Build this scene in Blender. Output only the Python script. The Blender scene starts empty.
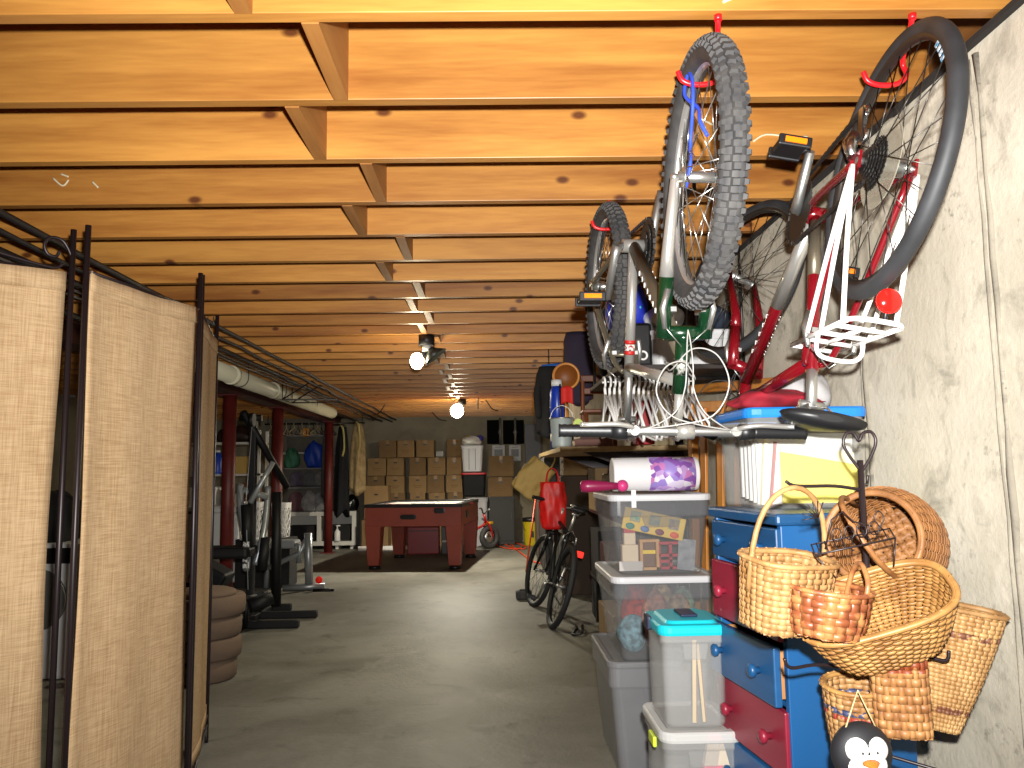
import bpy, bmesh, math, random
from math import sin, cos, pi, radians, sqrt
from mathutils import Vector, Matrix, Euler
random.seed(7)
SC = bpy.context.scene
COL = SC.collection
V = Vector
# ------------------------------------------------------------------ camera
F = 790.0; CZ = 1.29
psi = math.atan(22/790); th = math.atan(86/790); rho = -0.015
CM = Matrix.Rotation(-psi,3,'Z') @ Matrix.Rotation(pi/2+th,3,'X') @ Matrix.Rotation(rho,3,'Z')
EYE = V((0,0,CZ))
def ray(x,y): return CM @ V(((x-512)/F, -(y-384)/F, -1))
def atY(x,y,Y): r = ray(x,y); return EYE + r*(Y/r.y)
def atZ(x,y,z): r = ray(x,y); return EYE + r*((z-CZ)/r.z)
def atX(x,y,X): r = ray(x,y); return EYE + r*(X/r.x)
cd = bpy.data.cameras.new('camera'); cam = bpy.data.objects.new('camera', cd); COL.objects.link(cam)
cam.matrix_world = Matrix.Translation(EYE) @ CM.to_4x4()
cd.sensor_width = 36; cd.lens = 36*F/1024; cd.clip_start = .02; cd.clip_end = 100
SC.camera = cam
SC.view_settings.view_transform = 'Standard'; SC.view_settings.look = 'None'
SC.view_settings.gamma = 1; SC.view_settings.use_curve_mapping = False
SC.view_settings.exposure = 0.0
# ------------------------------------------------------------------ materials
def lin(c):
    out = []
    for v in c:
        v /= 255.0
        out.append(v/12.92 if v <= .04045 else ((v+.055)/1.055)**2.4)
    return tuple(out) + (1,)
MATS = {}
def mat(name, col, rough=.5, metal=0, spec=.5, var=None, bump=None, alpha=None, emit=None, stretch=(1,1,1), coat=0):
    """var=(scale, second colour, contrast); bump=(scale, strength)"""
    if name in MATS: return MATS[name]
    m = bpy.data.materials.new(name); m.use_nodes = True
    nt = m.node_tree; N = nt.nodes; L = nt.links
    b = N['Principled BSDF']; out = N['Material Output']
    b.inputs['Base Color'].default_value = lin(col)
    b.inputs['Roughness'].default_value = rough; b.inputs['Metallic'].default_value = metal
    b.inputs['Specular IOR Level'].default_value = spec
    if coat: b.inputs['Coat Weight'].default_value = coat; b.inputs['Coat Roughness'].default_value = .15
    mp = None
    if var or bump:
        tc = N.new('ShaderNodeTexCoord'); mp = N.new('ShaderNodeMapping')
        mp.inputs['Scale'].default_value = stretch
        L.new(tc.outputs['Object'], mp.inputs['Vector'])
    if var:
        n = N.new('ShaderNodeTexNoise'); n.inputs['Scale'].default_value = var[0]; n.inputs['Detail'].default_value = 5
        L.new(mp.outputs['Vector'], n.inputs['Vector'])
        r = N.new('ShaderNodeValToRGB'); k = var[2] if len(var) > 2 else .2
        r.color_ramp.elements[0].position = .5-k; r.color_ramp.elements[1].position = .5+k
        r.color_ramp.elements[0].color = lin(var[1]); r.color_ramp.elements[1].color = lin(col)
        L.new(n.outputs['Fac'], r.inputs['Fac']); L.new(r.outputs['Color'], b.inputs['Base Color'])
    if bump:
        n = N.new('ShaderNodeTexNoise'); n.inputs['Scale'].default_value = bump[0]; n.inputs['Detail'].default_value = 4
        L.new(mp.outputs['Vector'], n.inputs['Vector'])
        bp = N.new('ShaderNodeBump'); bp.inputs['Strength'].default_value = bump[1]; bp.inputs['Distance'].default_value = .01
        L.new(n.outputs['Fac'], bp.inputs['Height']); L.new(bp.outputs['Normal'], b.inputs['Normal'])
    if emit:
        b.inputs['Emission Color'].default_value = lin(emit[0]); b.inputs['Emission Strength'].default_value = emit[1]
    if alpha is not None:
        t = N.new('ShaderNodeBsdfTransparent'); mx = N.new('ShaderNodeMixShader')
        t.inputs['Color'].default_value = (.95,.95,.95,1)
        mx.inputs['Fac'].default_value = alpha
        L.new(t.outputs[0], mx.inputs[1]); L.new(b.outputs[0], mx.inputs[2]); L.new(mx.outputs[0], out.inputs['Surface'])
    MATS[name] = m; return m

def wood_mat(name, c1, c2, axis='X', scale=1.0, rough=.42, knots=True, knotcol=(95,45,15), spec=.5, coat=0):
    m = bpy.data.materials.new(name); m.use_nodes = True
    nt = m.node_tree; N = nt.nodes; L = nt.links; b = N['Principled BSDF']
    tc = N.new('ShaderNodeTexCoord'); oi = N.new('ShaderNodeObjectInfo')
    mp = N.new('ShaderNodeMapping'); s = {'X':(1.2,14,14),'Y':(14,1.2,14),'Z':(14,14,1.2)}[axis]
    mp.inputs['Scale'].default_value = tuple(q*scale for q in s)
    add = N.new('ShaderNodeVectorMath'); add.operation = 'ADD'
    sc = N.new('ShaderNodeMath'); sc.operation = 'MULTIPLY'; sc.inputs[1].default_value = 37.0
    L.new(oi.outputs['Random'], sc.inputs[0])
    L.new(tc.outputs['Object'], add.inputs[0]); L.new(sc.outputs[0], add.inputs[1])
    L.new(add.outputs[0], mp.inputs['Vector'])
    n = N.new('ShaderNodeTexNoise'); n.inputs['Scale'].default_value = 1.0; n.inputs['Detail'].default_value = 6; n.inputs['Distortion'].default_value = .6
    L.new(mp.outputs[0], n.inputs['Vector'])
    r = N.new('ShaderNodeValToRGB'); r.color_ramp.elements[0].position = .3; r.color_ramp.elements[1].position = .68
    r.color_ramp.elements[0].color = lin(c2); r.color_ramp.elements[1].color = lin(c1)
    mpb = N.new('ShaderNodeMapping'); mpb.inputs['Scale'].default_value = tuple(q*scale*.28 for q in s); L.new(add.outputs[0], mpb.inputs[0])
    nb_ = N.new('ShaderNodeTexNoise'); nb_.inputs['Scale'].default_value = 1.0; nb_.inputs['Detail'].default_value = 4; nb_.inputs['Distortion'].default_value = 1.2
    L.new(mpb.outputs[0], nb_.inputs['Vector'])
    av = N.new('ShaderNodeMath'); av.operation = 'ADD'; hm_ = N.new('ShaderNodeMath'); hm_.operation = 'MULTIPLY'; hm_.inputs[1].default_value = .5
    L.new(n.outputs['Fac'], av.inputs[0]); L.new(nb_.outputs['Fac'], av.inputs[1]); 
    mf = N.new('ShaderNodeMapping'); mf.inputs['Scale'].default_value = tuple(q*scale*7 for q in s); L.new(add.outputs[0], mf.inputs[0])
    nf = N.new('ShaderNodeTexNoise'); nf.inputs['Scale'].default_value = 1.0; nf.inputs['Detail'].default_value = 3; L.new(mf.outputs[0], nf.inputs['Vector'])
    fm = N.new('ShaderNodeMath'); fm.operation = 'MULTIPLY_ADD'; fm.inputs[1].default_value = .34; L.new(nf.outputs['Fac'], fm.inputs[0])
    fs = N.new('ShaderNodeMath'); fs.operation = 'SUBTRACT'; fs.inputs[1].default_value = .17; L.new(av.outputs[0], fs.inputs[0]); L.new(fs.outputs[0], fm.inputs[2])
    L.new(fm.outputs[0], hm_.inputs[0])
    r.color_ramp.elements[0].position = .34; r.color_ramp.elements[1].position = .62
    L.new(hm_.outputs[0], r.inputs['Fac'])
    col = r.outputs['Color']
    if knots:
        sp3 = N.new('ShaderNodeSeparateXYZ'); cb3 = N.new('ShaderNodeCombineXYZ'); L.new(add.outputs[0], sp3.inputs[0])
        a_, b_ = {'X':(0,2),'Y':(1,2),'Z':(2,0)}[axis]
        for src, dst, k_ in ((a_,0,3.2),(b_,1,5.6)):
            mm = N.new('ShaderNodeMath'); mm.operation = 'MULTIPLY'; mm.inputs[1].default_value = k_*scale; L.new(sp3.outputs[src], mm.inputs[0]); L.new(mm.outputs[0], cb3.inputs[dst])
        vo = N.new('ShaderNodeTexVoronoi'); vo.voronoi_dimensions = '2D'; vo.inputs['Scale'].default_value = 1.0
        L.new(cb3.outputs[0], vo.inputs['Vector'])
        rk0 = N.new('ShaderNodeValToRGB'); e = rk0.color_ramp.elements
        e[0].position = .045; e[0].color = (.92,.92,.92,1); e[1].position = .10; e[1].color = (0,0,0,1); q_ = e.new(.07); q_.color = (.55,.55,.55,1)
        L.new(vo.outputs['Distance'], rk0.inputs['Fac'])
        sc3 = N.new('ShaderNodeSeparateColor'); L.new(vo.outputs['Color'], sc3.inputs[0])
        gt = N.new('ShaderNodeMath'); gt.operation = 'GREATER_THAN'; gt.inputs[1].default_value = .66; L.new(sc3.outputs[0], gt.inputs[0])
        rk = N.new('ShaderNodeMix'); rk.data_type = 'RGBA'; L.new(gt.outputs[0], rk.inputs[0]); rk.inputs[6].default_value = (0,0,0,1); L.new(rk0.outputs['Color'], rk.inputs[7])
        mx = N.new('ShaderNodeMix'); mx.data_type = 'RGBA'
        L.new(rk.outputs[2], mx.inputs[0]); L.new(col, mx.inputs[6]); mx.inputs[7].default_value = lin(knotcol)
        col = mx.outputs[2]
    hs = N.new('ShaderNodeHueSaturation'); mr = N.new('ShaderNodeMapRange'); mr.inputs[3].default_value = .82; mr.inputs[4].default_value = 1.12
    L.new(oi.outputs['Random'], mr.inputs[0]); L.new(mr.outputs[0], hs.inputs['Value']); L.new(col, hs.inputs['Color'])
    L.new(hs.outputs[0], b.inputs['Base Color']); b.inputs['Roughness'].default_value = rough
    b.inputs['Specular IOR Level'].default_value = spec
    if coat: b.inputs['Coat Weight'].default_value = coat; b.inputs['Coat IOR'].default_value = 2.1; b.inputs['Coat Roughness'].default_value = .42; b.inputs['Coat Tint'].default_value = (1,.93,.8,1)
    bp = N.new('ShaderNodeBump'); bp.inputs['Strength'].default_value = .12; bp.inputs['Distance'].default_value = .01
    L.new(n.outputs['Fac'], bp.inputs['Height']); L.new(bp.outputs[0], b.inputs['Normal'])
    return m

def concrete_mat(name, base, dark, stain, sc=1.0, rough=.85, form_lines=False, wet=0, kx=.5, fine=.5, lo=0):
    m = bpy.data.materials.new(name); m.use_nodes = True
    nt = m.node_tree; N = nt.nodes; L = nt.links; b = N['Principled BSDF']
    tc = N.new('ShaderNodeTexCoord')
    def noise(s, d=6, dist=0):
        n = N.new('ShaderNodeTexNoise'); n.inputs['Scale'].default_value = s; n.inputs['Detail'].default_value = d; n.inputs['Distortion'].default_value = dist
        n.inputs['Roughness'].default_value = .62
        L.new(tc.outputs['Object'], n.inputs['Vector']); return n.outputs['Fac']
    def ramp(f, p0, p1, c0, c1):
        r = N.new('ShaderNodeValToRGB'); e = r.color_ramp.elements; e[0].position = p0; e[1].position = p1; e[0].color = c0; e[1].color = c1
        L.new(f, r.inputs['Fac']); return r.outputs['Color']
    def mix(f, a, c):
        x = N.new('ShaderNodeMix'); x.data_type = 'RGBA'; L.new(f, x.inputs[0])
        if hasattr(a,'links'): L.new(a, x.inputs[6])
        else: x.inputs[6].default_value = a
        if hasattr(c,'links'): L.new(c, x.inputs[7])
        else: x.inputs[7].default_value = c
        return x.outputs[2]
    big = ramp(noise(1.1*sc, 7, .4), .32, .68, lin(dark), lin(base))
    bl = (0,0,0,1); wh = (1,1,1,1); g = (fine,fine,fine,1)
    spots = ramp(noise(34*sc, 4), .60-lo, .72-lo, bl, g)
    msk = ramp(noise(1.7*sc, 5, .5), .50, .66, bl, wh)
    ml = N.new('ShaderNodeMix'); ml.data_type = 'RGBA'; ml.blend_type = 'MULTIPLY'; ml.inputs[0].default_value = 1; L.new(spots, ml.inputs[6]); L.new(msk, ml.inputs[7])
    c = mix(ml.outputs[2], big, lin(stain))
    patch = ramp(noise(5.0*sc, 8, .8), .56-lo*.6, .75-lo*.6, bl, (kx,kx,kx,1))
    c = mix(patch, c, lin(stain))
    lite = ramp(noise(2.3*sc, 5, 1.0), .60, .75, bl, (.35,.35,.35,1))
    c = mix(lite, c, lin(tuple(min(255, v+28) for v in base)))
    L.new(c, b.inputs['Base Color']); b.inputs['Roughness'].default_value = rough; b.inputs['Specular IOR Level'].default_value = .3
    bp = N.new('ShaderNodeBump'); bp.inputs['Strength'].default_value = .25; bp.inputs['Distance'].default_value = .01
    L.new(noise(40*sc, 5), bp.inputs['Height']); L.new(bp.outputs[0], b.inputs['Normal'])
    return m

def burlap_mat(name, c1, c2):
    m = bpy.data.materials.new(name); m.use_nodes = True
    nt = m.node_tree; N = nt.nodes; L = nt.links; b = N['Principled BSDF']
    tc = N.new('ShaderNodeTexCoord')
    def streak(scale):
        mp = N.new('ShaderNodeMapping'); mp.inputs['Scale'].default_value = scale
        n = N.new('ShaderNodeTexNoise'); n.inputs['Scale'].default_value = 1; n.inputs['Detail'].default_value = 3
        L.new(tc.outputs['Object'], mp.inputs[0]); L.new(mp.outputs[0], n.inputs['Vector']); return n.outputs['Fac']
    a = streak((260,260,9)); c = streak((14,14,330)); d = streak((3,3,2))
    def math2(op, x, y):
        q = N.new('ShaderNodeMath'); q.operation = op
        for i, v in enumerate((x, y)):
            if hasattr(v,'links'): L.new(v, q.inputs[i])
            else: q.inputs[i].default_value = v
        return q.outputs[0]
    s = math2('ADD', math2('ADD', math2('MULTIPLY', a, .42), math2('MULTIPLY', c, .42)), math2('MULTIPLY', d, .16))
    r = N.new('ShaderNodeValToRGB'); e = r.color_ramp.elements; e[0].position = .36; e[1].position = .60
    e[0].color = lin(c2); e[1].color = lin(c1); L.new(s, r.inputs['Fac']); L.new(r.outputs['Color'], b.inputs['Base Color'])
    b.inputs['Roughness'].default_value = .95; b.inputs['Specular IOR Level'].default_value = .1
    bp = N.new('ShaderNodeBump'); bp.inputs['Strength'].default_value = .35; bp.inputs['Distance'].default_value = .003
    L.new(s, bp.inputs['Height']); L.new(bp.outputs[0], b.inputs['Normal'])
    return m
# ------------------------------------------------------------------ mesh builder
def frame_from(d):
    d = d.normalized(); u = V((0,0,1)) if abs(d.z) < .9 else V((1,0,0))
    a = d.cross(u).normalized(); return a, d.cross(a).normalized()
class MB:
    def __init__(s): s.v = []; s.f = []; s.sm = []
    def add(s, vs, fs, smooth=False, M=None):
        o = len(s.v)
        s.v += [tuple(M @ V(p)) if M else tuple(p) for p in vs]
        s.f += [tuple(i+o for i in f) for f in fs]; s.sm += [smooth]*len(fs); return s
    def box(s, c, d, M=None, top=None):
        x, y, z = d[0]/2, d[1]/2, d[2]/2; tx, ty = (top[0]/2, top[1]/2) if top else (x, y)
        vs = [(-x,-y,-z),(x,-y,-z),(x,y,-z),(-x,y,-z),(-tx,-ty,z),(tx,-ty,z),(tx,ty,z),(-tx,ty,z)]
        T = Matrix.Translation(V(c)) @ (M.to_4x4() if M else Matrix.Identity(4))
        return s.add(vs, [(3,2,1,0),(4,5,6,7),(0,1,5,4),(1,2,6,5),(2,3,7,6),(3,0,4,7)], False, T)
    def tube(s, pts, r, seg=8, closed=False, caps=True):
        pts = [V(p) for p in pts]; n = len(pts); rs = r if isinstance(r,(list,tuple)) else [r]*n
        o = len(s.v); a0 = None
        for i, p in enumerate(pts):
            if closed: d = pts[(i+1)%n]-pts[i-1]
            else: d = pts[min(i+1,n-1)]-pts[max(i-1,0)]
            if d.length < 1e-9: d = V((0,0,1))
            d.normalize()
            if a0 is None: a, b = frame_from(d)
            else:
                a = a0 - d*a0.dot(d)
                if a.length < 1e-6: a, b = frame_from(d)
                a.normalize(); b = d.cross(a)
            a0 = a
            for k in range(seg):
                t = 2*pi*k/seg; s.v.append(tuple(p + a*cos(t)*rs[i] + b*sin(t)*rs[i]))
        m = n if closed else n-1
        for i in range(m):
            for k in range(seg):
                A = o+i*seg; B = o+((i+1)%n)*seg; k2 = (k+1)%seg
                s.f.append((A+k, A+k2, B+k2, B+k)); s.sm.append(True)
        if caps and not closed:
            s.f.append(tuple(o+k for k in range(seg))[::-1]); s.sm.append(False)
            s.f.append(tuple(o+(n-1)*seg+k for k in range(seg))); s.sm.append(False)
        return s
    def cyl(s, p0, p1, r0, r1=None, seg=16):
        return s.tube([p0,p1], [r0, r0 if r1 is None else r1], seg)
    def rings(s, rings, cap0=True, cap1=True, smooth=False, M=None):
        n = len(rings[0]); vs = [p for r in rings for p in r]; fs = []
        for i in range(len(rings)-1):
            for k in range(n):
                k2 = (k+1)%n; fs.append((i*n+k, i*n+k2, (i+1)*n+k2, (i+1)*n+k))
        s.add(vs, fs, smooth, M); o = len(s.v)-len(vs)
        if cap0: s.f.append(tuple(o+k for k in range(n))[::-1]); s.sm.append(False)
        if cap1: s.f.append(tuple(o+(len(rings)-1)*n+k for k in range(n))); s.sm.append(False)
        return s
    def lathe(s, prof, seg=24, M=None, cap0=True, cap1=True, smooth=True):
        R = [[(r*cos(2*pi*k/seg), r*sin(2*pi*k/seg), z) for k in range(seg)] for r, z in prof]
        return s.rings(R, cap0, cap1, smooth, M)
    def torus(s, R, r, seg=48, rs=10, M=None, sx=1.0):
        vs = []; fs = []
        for i in range(seg):
            t = 2*pi*i/seg
            for k in range(rs):
                u = 2*pi*k/rs; q = R + r*cos(u); vs.append((q*cos(t), r*sx*sin(u), q*sin(t)))
        for i in range(seg):
            for k in range(rs):
                fs.append((i*rs+k, i*rs+(k+1)%rs, ((i+1)%seg)*rs+(k+1)%rs, ((i+1)%seg)*rs+k))
        return s.add(vs, fs, True, M)
    def prism(s, poly, y0, y1, M=None):
        """poly: (x,z) outline, extruded along y"""
        n = len(poly); vs = [(p[0],y0,p[1]) for p in poly]+[(p[0],y1,p[1]) for p in poly]
        fs = [tuple(range(n)), tuple(range(2*n-1,n-1,-1))]+[(k, n+k, n+(k+1)%n, (k+1)%n) for k in range(n)]
        return s.add(vs, fs, False, M)
    def ball(s, c, r, seg=16, rg=10, M=None):
        if not isinstance(r,(tuple,list)): r = (r,r,r)
        R = []
        for i in range(rg+1):
            t = -pi/2+pi*i/rg; q = max(cos(t), 1e-3)
            R.append([(c[0]+r[0]*q*cos(2*pi*k/seg), c[1]+r[1]*q*sin(2*pi*k/seg), c[2]+r[2]*sin(t)) for k in range(seg)])
        return s.rings(R, True, True, True, M)
    def grid(s, fn, nu, nv, smooth=True):
        vs = [fn(i/nu, j/nv) for i in range(nu+1) for j in range(nv+1)]
        fs = [(i*(nv+1)+j, (i+1)*(nv+1)+j, (i+1)*(nv+1)+j+1, i*(nv+1)+j+1) for i in range(nu) for j in range(nv)]
        return s.add(vs, fs, smooth)
    def mesh(s, name, m):
        me = bpy.data.meshes.new(name); me.from_pydata(s.v, [], s.f); me.materials.append(m)
        me.polygons.foreach_set('use_smooth', s.sm); me.validate(); me.update()
        bm = bmesh.new(); bm.from_mesh(me); bmesh.ops.recalc_face_normals(bm, faces=bm.faces); bm.to_mesh(me); bm.free()
        return me
    def build(s, name, m, parent=None, bevel=0, solid=0, loc=None, rot=None, subsurf=0):
        o = bpy.data.objects.new(name, s.mesh(name, m)); COL.objects.link(o)
        if parent: o.parent = parent
        if loc is not None: o.location = loc
        if rot is not None: o.rotation_euler = rot
        if solid:
            q = o.modifiers.new('solid','SOLIDIFY'); q.thickness = solid; q.offset = 0
        if bevel:
            q = o.modifiers.new('bevel','BEVEL'); q.width = bevel; q.segments = 2; q.limit_method = 'ANGLE'; q.angle_limit = radians(40)
        if subsurf:
            q = o.modifiers.new('sub','SUBSURF'); q.levels = subsurf; q.render_levels = subsurf
        return o
def tag(o, label=None, cat=None, group=None, kind=None):
    if label: o['label'] = label
    if cat: o['category'] = cat
    if group: o['group'] = group
    if kind: o['kind'] = kind
    return o
def thing(name, label, cat, loc=(0,0,0), rot=(0,0,0), group=None):
    o = bpy.data.objects.new(name, None); COL.objects.link(o); o.location = loc; o.rotation_euler = rot
    o.empty_display_size = .05
    return tag(o, label, cat, group)
def link(name, me, parent, loc=(0,0,0), rot=(0,0,0), scale=None):
    o = bpy.data.objects.new(name, me); COL.objects.link(o); o.parent = parent; o.location = loc; o.rotation_euler = rot
    if scale: o.scale = scale
    return o
def rrect(w, d, r, z, n=5):
    r = min(r, w/2-1e-4, d/2-1e-4); pts = []
    for cx, cy, a0 in ((w/2-r,d/2-r,0),(-w/2+r,d/2-r,pi/2),(-w/2+r,-d/2+r,pi),(w/2-r,-d/2+r,3*pi/2)):
        for k in range(n+1):
            a = a0+pi/2*k/n; pts.append((cx+r*cos(a), cy+r*sin(a), z))
    return pts
def spline(pts, n=8):
    pts = [V(p) for p in pts]; out = []
    for i in range(len(pts)-1):
        p0 = pts[max(i-1,0)]; p1 = pts[i]; p2 = pts[i+1]; p3 = pts[min(i+2,len(pts)-1)]
        for k in range(n):
            t = k/n; out.append(.5*((2*p1)+(p2-p0)*t+(2*p0-5*p1+4*p2-p3)*t*t+(3*p1-p0-3*p2+p3)*t**3))
    out.append(pts[-1]); return out
RZ = lambda a: Matrix.Rotation(a,4,'Z')
# ------------------------------------------------------------------ material palette
M_joist = wood_mat('joist_wood', (200,141,66), (148,90,36), 'X', 1.0, .42, True, (84,38,14), .55, 0)
M_block = wood_mat('blocking_wood', (176,122,62), (146,92,40), 'Y', 1.0, .55, False)
M_deck = wood_mat('subfloor_wood', (160,104,48), (132,80,34), 'Y', .8, .7, False)
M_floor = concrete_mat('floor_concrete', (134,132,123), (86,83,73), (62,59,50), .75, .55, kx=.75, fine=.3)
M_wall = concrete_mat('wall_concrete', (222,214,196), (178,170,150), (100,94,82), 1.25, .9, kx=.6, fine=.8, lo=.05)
M_wall2 = concrete_mat('back_concrete', (150,142,122), (118,110,94), (90,84,72), .7, .9)
M_black = mat('black_plastic', (22,22,24), .45)
M_rubber = mat('tire_rubber', (44,44,46), .75, var=(30,(64,62,60)))
M_rubber2 = mat('old_tire_rubber', (50,51,54), .6, var=(14,(34,35,37)))
M_chrome = mat('polished_metal', (205,205,205), .25, 1)
M_alu = mat('brushed_aluminium', (185,185,182), .38, .9)
M_rim = mat('machined_rim', (200,200,198), .35, .8)
M_rimdark = mat('dark_rim', (58,52,48), .4, .6)
M_spoke = mat('spoke_steel', (200,198,192), .3, .9)
M_spoked = mat('dark_spoke_steel', (84,80,76), .4, .8)
M_steel = mat('dark_steel', (70,68,66), .4, .8)
M_iron = mat('black_wrought_iron', (40,30,32), .4, .3, .6)
M_redvinyl = mat('red_vinyl', (205,22,30), .35)
M_green = mat('green_paint', (10,46,24), .25, .2, coat=.6)
M_silver = mat('silver_paint', (188,186,180), .3, .7)
M_olive = mat('weathered_grey_paint', (112,104,88), .35, .6)
M_redp = mat('dark_red_paint', (120,12,24), .25, .2, coat=.6)
M_white = mat('white_plastic', (228,228,226), .4)
M_whitem = mat('white_enamel', (232,230,226), .3)
M_orange = mat('orange_reflector', (235,120,20), .15, emit=((255,150,30),.25))  # emission stands in for flash light thrown back by the reflectors
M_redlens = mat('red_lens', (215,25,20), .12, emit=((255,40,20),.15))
M_cable = mat('cable_black', (26,26,28), .5)
M_cablew = mat('cable_grey', (150,148,144), .4)
# ------------------------------------------------------------------ room
XR = 1.145; XL = -5.2; YB = 14.45; YF = -2.2; HJ = 2.275; JH = .235
def st(o): o['kind'] = 'structure'; return o
st(MB().box(((XR+XL)/2,(YB+YF)/2,-.1),(XR-XL+.6,YB-YF+.6,.2)).build('floor', M_floor))
ceil = st(MB().box(((XR+XL)/2,(YB+YF)/2,HJ+JH+.02),(XR-XL+.6,YB-YF+.6,.04)).build('ceiling', M_deck))
jang = -.012
k0 = -9; jy = []
for k in range(k0, 33):
    yc = 1.648-.019+.4015*k
    jy.append(yc)
    L_ = 4.0
    m1 = MB().box((0,0,0),(XR-XL+.1,.038,JH))
    m1.build('joist', M_joist, ceil, loc=((XR+XL)/2, yc+((XR+XL)/2)*jang, HJ+JH/2), rot=(0,0,jang), bevel=.002)
bx = [(348,99,0),(326,158,1),(386,200,2),(366,232,3),(412,257,4),(392,278,5)]
for k in range(k0, 32):
    y0 = 1.648+.4015*k
    j = [b for b in bx if b[2] == k]
    if j: X = atZ(j[0][0], j[0][1], HJ).x-.019
    elif k < 0: X = -.42-.1*(k % 2)
    else: X = -.36-.075*(k % 2) - .012*k*.3
    MB().box((X, y0+(.4015-.038)/2+X*jang, HJ+JH/2-.002),(.038,.4015-.04,JH)).build('blocking', M_block, ceil)
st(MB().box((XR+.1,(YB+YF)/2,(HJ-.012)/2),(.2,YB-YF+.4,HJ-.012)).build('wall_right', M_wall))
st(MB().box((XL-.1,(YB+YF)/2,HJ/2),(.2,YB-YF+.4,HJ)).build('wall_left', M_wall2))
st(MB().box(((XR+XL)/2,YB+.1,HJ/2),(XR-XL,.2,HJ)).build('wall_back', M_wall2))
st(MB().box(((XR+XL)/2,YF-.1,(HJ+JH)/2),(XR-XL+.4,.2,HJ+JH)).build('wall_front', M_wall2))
# pale scuffs on the joist faces
M_scuff = mat('pale_scuff',(206,196,164),.8)
for k, pts in ((3,((50,176),(60,184),(66,178))),(3,((58,172),(66,175))),(3,((90,180),(96,186))),(0,((722,4),(738,-2),(760,-4))),(2,((752,143),(765,136),(790,139))),(2,((786,151),(793,141),(806,138))),(2,((700,120),(712,126)))):
    Y = 1.648+.4015*k-.0385
    P = [atY(x,y,Y) for x, y in pts]; P = [V((p.x, p.y+p.x*jang-.0005, p.z)) for p in P]
    MB().tube(spline(P,4), .0035, 5).build('paint_scuff', M_scuff, ceil)
# form lines cast in the right wall, and the dark sill gasket on its top
M_form = concrete_mat('form_line_concrete', (170,162,146), (120,114,102), (84,80,72), 3, .95, kx=.8, fine=.9)
for n, Y in enumerate((1.72, 2.36, 3.6, 4.8, 6.0)):
    mb = MB(); random.seed(40+n); pts = []
    for k in range(24):
        z = HJ*.985*k/23; pts.append((XR, Y+random.uniform(-.004,.004), z))
    mb.tube(pts, [random.uniform(.004,.011) for _ in pts], 6)
    mb.tube([(p[0], p[1]+.028+random.uniform(-.003,.003), p[2]) for p in pts], [random.uniform(.002,.006) for _ in pts], 6)
    st(mb.build('trim_%d' % (n+1), M_form))
st(MB().box((XR-.004,(YB+YF)/2,HJ-.008),(.03,YB-YF,.014)).build('trim_6', mat('sill_gasket',(40,34,32),.9)))
# ------------------------------------------------------------------ light
def point(name, loc, W, col, r):
    l = bpy.data.lights.new(name,'POINT'); l.energy = W; l.color = col; l.shadow_soft_size = r
    o = bpy.data.objects.new(name, l); COL.objects.link(o); o.location = loc; return o
fl = bpy.data.lights.new('camera_flash','SPOT'); fl.energy = 660; fl.color = (1,.985,.955); fl.spot_size = radians(113); fl.spot_blend = 1.0; fl.shadow_soft_size = .018
fo = bpy.data.objects.new('camera_flash', fl); COL.objects.link(fo)
fo.matrix_world = Matrix.Translation(EYE+V((.035,0,.10))) @ CM.to_4x4()
LB1 = atY(417,361,5.7); LB2 = atY(457,411,10.9)
def down(name, loc, W, col, r):
    l = bpy.data.lights.new(name,'SPOT'); l.energy = W; l.color = col; l.shadow_soft_size = r; l.spot_size = radians(170); l.spot_blend = .6
    o = bpy.data.objects.new(name, l); COL.objects.link(o); o.location = loc; return o
point('bulb_light', LB1+V((0,-.02,-.10)), 11, (1,.86,.60), .03)
point('bulb_light', LB2+V((0,-.02,-.11)), 34, (1,.90,.68), .03)
down('reflector_bulb_light', LB1+V((0,0,-.10)), 80, (1,.93,.70), .03)
down('reflector_bulb_light', LB2+V((0,0,-.11)), 360, (1,.93,.76), .03)
w = bpy.data.worlds.new('world'); SC.world = w; w.use_nodes = True
w.node_tree.nodes['Background'].inputs[0].default_value = (.02,.02,.02,1)
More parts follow.
